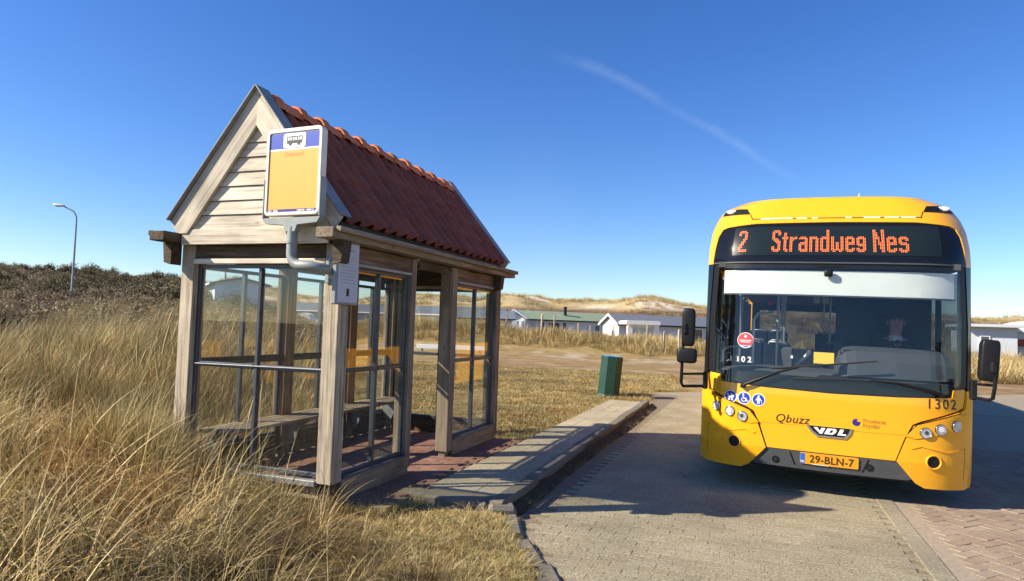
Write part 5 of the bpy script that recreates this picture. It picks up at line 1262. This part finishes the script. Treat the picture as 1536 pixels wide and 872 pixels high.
def tuft(name, n, rad, L, seg, w, tilt, droop, mix, wind=.15, seed=0, lay=None):
    """n curved tapering blades; mix = shares of straw, green, brown"""
    g = np.random.default_rng(seed)
    a = g.uniform(0, 2*np.pi, n); r = rad*np.sqrt(g.random(n)); bx, by = r*np.cos(a), r*np.sin(a)
    az = a+g.normal(0, .7, n) if lay is None else lay+g.normal(0, .55, n); ln = L*g.uniform(.45, 1.1, n); t0 = np.abs(g.normal(tilt, tilt*.6, n)) if tilt < 2 else g.uniform(1.25, 1.55, n); dr = np.abs(g.normal(droop, droop*.55, n)); ww = w*g.uniform(.7, 1.3, n)
    face = az+np.pi/2+g.normal(0, .5, n)
    px, py, pz = bx.copy(), by.copy(), np.full(n, -.02); V = np.zeros((n, seg*2+1, 3)); st = ln/seg
    for k in range(seg+1):
        f = k/seg; hw = ww*(1-f**1.6)*.5
        ox, oy = np.cos(face)*hw, np.sin(face)*hw
        if k < seg: V[:, 2*k] = np.stack([px-ox, py-oy, pz], 1); V[:, 2*k+1] = np.stack([px+ox, py+oy, pz], 1)
        else: V[:, 2*k] = np.stack([px, py, pz], 1)
        th = np.minimum(t0+dr*(f+.5/seg)**1.4, 2.5)
        px += st*(np.sin(th)*np.cos(az)+wind*f); py += st*(np.sin(th)*np.sin(az)+wind*.2*f); pz += st*np.cos(th); pz = np.maximum(pz, .012+.01*g.random(n))
    nv = seg*2+1; idx = np.arange(n)[:, None]*nv
    quads = np.concatenate([idx+np.array([[2*k, 2*k+1, 2*k+3, 2*k+2]]) for k in range(seg-1)]) if seg > 1 else np.zeros((0, 4), int)
    tri = idx+np.array([[2*seg-2, 2*seg-1, 2*seg]])
    kind = g.choice(3, n, p=mix); col = np.where((kind == 0)[:, None], STRAW[g.integers(0, len(STRAW), n)], np.where((kind == 1)[:, None], GREEN[g.integers(0, len(GREEN), n)], BROWN[g.integers(0, len(BROWN), n)]))*g.uniform(.8, 1.15, (n, 1))
    colv = np.repeat(col[:, None, :], nv, 1)
    tipc = np.linspace(0, 1, seg+1).repeat(2)[:nv]; mixg = (kind == 1)[:, None]*np.clip(tipc-.55, 0, 1)[None]*1.1
    colv = colv*(1-mixg[..., None])+np.array((.55,.45,.24))*mixg[..., None]
    me = bpy.data.meshes.new(name)
    me.from_pydata(V.reshape(-1, 3).tolist(), [], [tuple(q) for q in quads.tolist()]+[tuple(q) for q in tri.tolist()])
    at = me.attributes.new('col', 'FLOAT_COLOR', 'POINT'); c4 = np.ones((n*nv, 4), np.float32); c4[:, :3] = colv.reshape(-1, 3); at.data.foreach_set('color', c4.ravel())
    me.materials.append(MT['blades']); me.polygons.foreach_set('use_smooth', np.ones(len(me.polygons), bool))
    return me
def shrub(name, seed, n=70, h=1.0, tones=((.085,.06,.038), (.13,.085,.05), (.055,.06,.028), (.16,.115,.065))):
    """bare twiggy dune shrub: thin forked twigs and small leaves through an uneven dome"""
    g = np.random.default_rng(seed); mb = MB(); cols = []
    for i in range(n):
        a = g.uniform(0, 2*np.pi); t = g.uniform(0, 1.25); L = h*g.uniform(.6, 1.05)
        d = Vector((math.sin(t)*math.cos(a), math.sin(t)*math.sin(a), math.cos(t)))
        p = Vector((g.normal(0, .12), g.normal(0, .12), 0)); tip = p+d*L
        s = d.orthogonal().normalized()*.012
        c = np.array(tones[g.integers(0, 4)])
        k0 = len(mb.v); mb.add([p-s, p+s, tip], [(0, 1, 2)])
        for q in range(9):
            b_ = p+d*L*g.uniform(.35, 1.0); e = Vector(g.normal(0, 1, 3)).normalized()*h*g.uniform(.10, .28); e.z = abs(e.z)*.8; s2 = e.orthogonal().normalized()*(.008 if g.random() < .5 else .028)
            mb.add([b_-s2, b_+s2, b_+e], [(0, 1, 2)])
        cols += [c*g.uniform(.8, 1.2)]*(len(mb.v)-k0)
    me = bpy.data.meshes.new(name); me.from_pydata([tuple(v) for v in mb.v], [], mb.f)
    at = me.attributes.new('col', 'FLOAT_COLOR', 'POINT'); c4 = np.ones((len(mb.v), 4), np.float32); c4[:, :3] = np.array(cols); at.data.foreach_set('color', c4.ravel()); me.materials.append(MT['blades'])
    return me
def library(name, meshes):
    col = bpy.data.collections.new(name)
    for i, me in enumerate(meshes): o = bpy.data.objects.new('%s_%02d' % (name, i), me); col.objects.link(o)
    return col
def scatter(name, P, scl, lib, seed, tiltmax=.12, zsc=None):
    g = np.random.default_rng(seed); n = len(P); nl = len(lib.objects)
    me = bpy.data.meshes.new(name); me.vertices.add(n); me.vertices.foreach_set('co', P.astype(np.float32).ravel())
    def at(nm, ty, prop, arr): a = me.attributes.new(nm, ty, 'POINT'); a.data.foreach_set(prop, arr)
    at('pick', 'INT', 'value', g.integers(0, nl, n).astype(np.int32))
    rot = np.stack([g.normal(0, tiltmax, n), g.normal(0, tiltmax, n), g.uniform(-.9, .9, n)], 1).astype(np.float32)
    at('spin', 'FLOAT_VECTOR', 'vector', rot.ravel())
    s3 = np.stack([scl, scl, scl*(zsc if zsc is not None else g.uniform(.8, 1.2, n))], 1).astype(np.float32); at('size', 'FLOAT_VECTOR', 'vector', s3.ravel())
    o = bpy.data.objects.new(name, me); C.objects.link(o); tag(o, kind='stuff'); me.materials.append(MT['blades'])
    ng = bpy.data.node_groups.new(name, 'GeometryNodeTree'); ng.interface.new_socket('Geometry', in_out='INPUT', socket_type='NodeSocketGeometry'); ng.interface.new_socket('Geometry', in_out='OUTPUT', socket_type='NodeSocketGeometry')
    N, Lk = ng.nodes, ng.links; gi, go = N.new('NodeGroupInput'), N.new('NodeGroupOutput')
    ci = N.new('GeometryNodeCollectionInfo'); ci.inputs['Collection'].default_value = lib; ci.inputs['Separate Children'].default_value = True; ci.inputs['Reset Children'].default_value = True
    ip = N.new('GeometryNodeInstanceOnPoints'); ip.inputs['Pick Instance'].default_value = True
    Lk.new(gi.outputs[0], ip.inputs['Points']); Lk.new(ci.outputs[0], ip.inputs['Instance'])
    for nm, ty, sk in (('pick', 'INT', 'Instance Index'), ('spin', 'FLOAT_VECTOR', 'Rotation'), ('size', 'FLOAT_VECTOR', 'Scale')):
        na = N.new('GeometryNodeInputNamedAttribute'); na.data_type = ty; na.inputs['Name'].default_value = nm; Lk.new(na.outputs['Attribute'], ip.inputs[sk])
    Lk.new(ip.outputs[0], go.inputs[0]); md = o.modifiers.new('scatter', 'NODES'); md.node_group = ng
    return o
def spread(n, x0, x1, y0, y1, keep, seed, near=0):
    """random points with the height of the ground, kept by a test; near>0 thickens towards the camera"""
    g = np.random.default_rng(seed); x = g.uniform(x0, x1, n)
    u = g.random(n); y = y0+(y1-y0)*(u**(1+near)); k = keep(x, y, g); x, y = x[k], y[k]
    return np.stack([x, y, H(x, y)], 1)
RES = lambda x, y, m=0.0: on_road(x, y, m) | on_plat(x, y, m) | in_shel(x, y, m)
DX = lambda x, y: np.interp(y, *XB)-x
inview = lambda x, y, m=1.5: (x > -.62*y*1.9-m-1.2) & (x < .62*y+m)
LM = library('marram', [tuft('marram_tuft', 54, .11, .98, 6, .0082, .22, .95, (.58, .20, .22), .10, s) for s in range(6)]+[tuft('marram_tuft', 44, .10, .80, 6, .008, .35, 1.7, (.68, .08, .24), .12, 20+s) for s in range(5)]+[tuft('marram_tuft', 36, .08, .92, 6, .0072, .14, .55, (.30, .58, .12), .08, 40+s) for s in range(3)])
LD = library('droop', [tuft('droop_tuft', 34, .10, 1.0, 7, .0098, .6, 1.9, (.62, .10, .28), .05, 160+s) for s in range(6)]+[tuft('droop_tuft', 30, .08, .85, 6, .0078, .22, .9, (.34, .50, .16), .04, 170+s) for s in range(3)])
LA = library('tussock', [tuft('tussock', 52, .10, 1.0, 8, .0088, .35, 2.1, (.84, .10, .06), .0, 200+s, lay=R([-20, -55, 10, -35, 35, -70, -10][s])) for s in range(7)])
LM2 = library('mat', [tuft('mat_tuft', 40, .16, .20, 4, .004, 2.2, .2, (.70, .12, .18), .0, 230+s) for s in range(5)])
LT = library('thatch', [tuft('thatch_tuft', 60, .20, .50, 4, .0055, .85, 1.1, (.12, .04, .84), .05, 60+s) for s in range(5)])
LF = library('far_marram', [tuft('far_tuft', 60, .34, .85, 3, .016, .5, .9, (.66, .14, .20), .08, 80+s) for s in range(6)])
LG = library('lawn', [tuft('lawn_tuft', 46, .13, .075, 3, .0042, .6, .9, (.48, .22, .30), .03, 100+s) for s in range(6)])
LV = library('verge', [tuft('verge_tuft', 36, .11, .16, 4, .004, .45, 1.0, (.55, .35, .10), .03, 120+s) for s in range(5)])
LS = library('scrub', [shrub('scrub_bush', 140+s, tones=((.10,.08,.04), (.16,.115,.06), (.09,.095,.04), (.19,.145,.07))) for s in range(5)])
LH = library('heath', [shrub('heath_bush', 150+s, 80, 1.0, ((.27,.21,.12), (.19,.14,.08), (.32,.255,.145), (.15,.12,.065))) for s in range(5)])
# tall marram on the bank: foreground, beside and behind the shelter
clump = lambda x, y: np.clip(.5+1.5*fbm(x, y, .95, 2, 201), 0, 1)
P = spread(5200, -9, -.8, 1.25, 5.0, lambda x, y, g: (DX(x, y) > .15) & ~RES(x, y, .12) & (np.hypot(x, y) > 1.75) & (x < -.34*y) & (g.random(len(x)) < np.clip((clump(x, y)-.42)*5, .03, 1)*np.clip(DX(x, y)*.9, .1, .8)), 1)
nearp = (P[:, 1] < 3.9-.35*(P[:, 0]+3)+1.2*fbm(P[:, 0], P[:, 1], 1.5, 2, 77))
sc = np.clip(.42+.24*DX(P[:, 0], P[:, 1]), .35, .86)*(.62+.45*rng.random(len(P))+.30*clump(P[:, 0], P[:, 1]))
half = rng.random(len(P)) < .13
scatter('marram_grass_front', P[nearp & half], sc[nearp & half], LD, 1, .2)
mid = ~nearp & (rng.random(len(P)) < .75)
scatter('marram_grass_mid', P[mid], sc[mid], LM, 14)
P = spread(19000, -34, -4.9, 4.5, 30, lambda x, y, g: (DX(x, y) > .05) & ~RES(x, y, .1) & (x > -1.25*y-3) & (g.random(len(x)) < np.clip((clump(x, y)-.40)*4.5, .06, .9)*np.clip(.35+DX(x, y)*.5, 0, 1)), 2, near=.9)
sc = np.clip(.60+.16*DX(P[:, 0], P[:, 1]), .55, 1.0)*(.50+.35*rng.random(len(P))+.55*clump(P[:, 0], P[:, 1]))
scatter('marram_grass_bank', P, sc, LM, 2)
g = np.random.default_rng(21); T = []
for _ in range(4000):
    x, y = g.uniform(-6.2, -1.0), g.uniform(1.5, 4.3)
    if float(DX(x, y)) < .12 or x > -.30*y or math.hypot(x, y) < 1.9 or any((x-a)**2+(y-b)**2 < .25**2 for a, b in T): continue
    T.append((x, y))
T = np.array(T); P = np.concatenate([np.stack([T[:, 0]+g.normal(0, .05, len(T)), T[:, 1]+g.normal(0, .05, len(T)), H(T[:, 0], T[:, 1])], 1) for _ in range(2)])
scatter('marram_tussocks', P, np.clip(.36+.26*DX(P[:, 0], P[:, 1]), .38, .82)*(.7+.55*g.random(len(P))), LA, 21, .12)
P = spread(3200, -10, -.6, 1.2, 9, lambda x, y, g: (DX(x, y) > -.15) & ~RES(x, y, .08), 3)
scatter('dead_grass_thatch', P, .35+.4*rng.random(len(P)), LT, 3)
# long blades along the foot of the gable end
P = spread(420, -5.4, -3.2, 4.1, 4.66, lambda x, y, g: g.random(len(x)) < np.clip((-2.8-x)/1.8, .3, 1), 4); P[:, 2] = np.maximum(P[:, 2], .02)
scatter('marram_grass_gable', P, np.clip((-3.30-P[:, 0])*.50, .28, .86)*(.7+.5*rng.random(len(P))), LM, 4)
# short turf: verge before the platform, strip along the platform, mown field behind
P = spread(1500, -4.2, -.7, 2.2, 5.4, lambda x, y, g: (DX(x, y) < .9) & ~RES(x, y, .16), 25)
scatter('matted_turf', P, .5+.5*rng.random(len(P)), LM2, 25)
P = spread(9000, -4.2, -.7, 2.2, 5.6, lambda x, y, g: (DX(x, y) < .9) & ~RES(x, y, .2-.07*g.random(len(x))) & (x > -4.2) & (np.hypot((x+3.05)/.5, (y-5.15)/.4) > .9), 5)
scatter('verge_turf', P, .35+.4*rng.random(len(P)), LG, 5)
P = spread(420, -3.4, -2.75, 4.75, 5.7, lambda x, y, g: ~RES(x, y, -.02) | ((x < -2.8) & (y < 5.5)), 6); P[:, 2] = np.maximum(P[:, 2], .06)
scatter('turf_by_post', P[::3], .5+.5*rng.random(len(P[::3])), LV, 6)
P = spread(26000, -16, -2.0, 8.4, 24, lambda x, y, g: (DX(x, y) < .6) & ~RES(x, y, .0) & (x > -.68*y-.5), 7, near=.6)
scatter('mown_field_turf', P, .6+.7*rng.random(len(P)), LG, 7)
g = np.random.default_rng(8); k = 520
P = np.stack([np.concatenate([g.normal(-1.97, .035, k), g.normal(-2.88, .05, 260)]), np.concatenate([g.uniform(5.6, 14.2, k), g.uniform(8.4, 14.3, 260)]), np.concatenate([np.zeros(k), np.full(260, .06)])], 1)
scatter('weeds_along_kerb', P, np.concatenate([.22+.35*g.random(k), .5+.5*g.random(260)]), LV, 8)
# the grassy ridge before the chalets, and clumps on the outer dunes
P = spread(9000, -36, 24, 35.5, 48, lambda x, y, g: ~RES(x, y, .4) & (g.random(len(x)) < np.clip((fbm(x, y, 3, 3, 301)+.28)*3.0, .1, 1)*np.exp(-((y-41.2)/4.2)**2)*1.3), 9)
scatter('ridge_grass', P, (.6+.55*rng.random(len(P)))*(.7+1.1*np.clip(fbm(P[:, 0], P[:, 1], 4, 3, 311)+.25, 0, 1)), LF, 9)
P = spread(2600, -4, 26, 24, 50, lambda x, y, g: ~RES(x, y, .3) & (x > .15*y-3) & (y > 30), 10)
scatter('ridge_grass_far', P, .7+.7*rng.random(len(P)), LF, 10)
P = spread(14000, -300, 130, 120, 225, lambda x, y, g: (fbm(x, y, 9, 3, 401) > -.03), 11)
scatter('dune_marram', P, 1.0+1.3*rng.random(len(P)), LF, 11)
# dark scrub over the hill and heathy brush in the hollow
P = spread(5200, -150, -30, 34, 110, lambda x, y, g: (x < -.95*y+2) & (H(x, y) > .9) & (g.random(len(x)) < np.clip((fbm(x, y, 10, 3, 501)+.42)*2.2, .1, 1)), 12)
scatter('hill_scrub', P, (.5+1.3*np.clip(fbm(P[:, 0], P[:, 1], 7, 3, 511)+.4, 0, 1))*(.6+.8*rng.random(len(P))), LS, 12)
P = spread(9000, -95, -9, 15, 60, lambda x, y, g: (x > -1.6*y) & (x < -.60*y) & (DX(x, y) > 2.5) & (g.random(len(x)) < sst(14, 22, y)*np.clip((fbm(x, y, 6, 3, 601)+.35)*2, .1, 1)), 13)
scatter('heath_brush', P, .4+.55*rng.random(len(P)), LH, 13)

# seed stalks standing above the marram
def stalk(name, seed):
    g = np.random.default_rng(seed); mb = MB(); L = g.uniform(1.0, 1.25); lx, ly = g.normal(.16, .10), g.normal(0, .08)
    pts = [(lx*t*t, ly*t*t, L*t) for t in (0, .25, .5, .75, .86)]; mb.tube(pts, .0028, 4)
    hp = [(lx*t*t, ly*t*t, L*t) for t in (.84, .90, .96, 1.02, 1.06)]; mb.tube(hp, [.003, .010, .011, .007, .002], 6)
    me = mb.mesh(name); a = me.attributes.new('col', 'FLOAT_COLOR', 'POINT'); a.data.foreach_set('color', np.tile(np.array((.56, .43, .20, 1), np.float32), len(me.vertices))); me.materials.append(MT['blades']); return me
LK = library('seed_stalk', [stalk('seed_stalk', 190+s) for s in range(5)])
P = spread(260, -14, -2, 2.4, 14, lambda x, y, g: (DX(x, y) > .6) & ~RES(x, y, .2) & (x > -1.2*y), 15)
scatter('seed_stalks', P, .75+.35*rng.random(len(P)), LK, 15, .12)
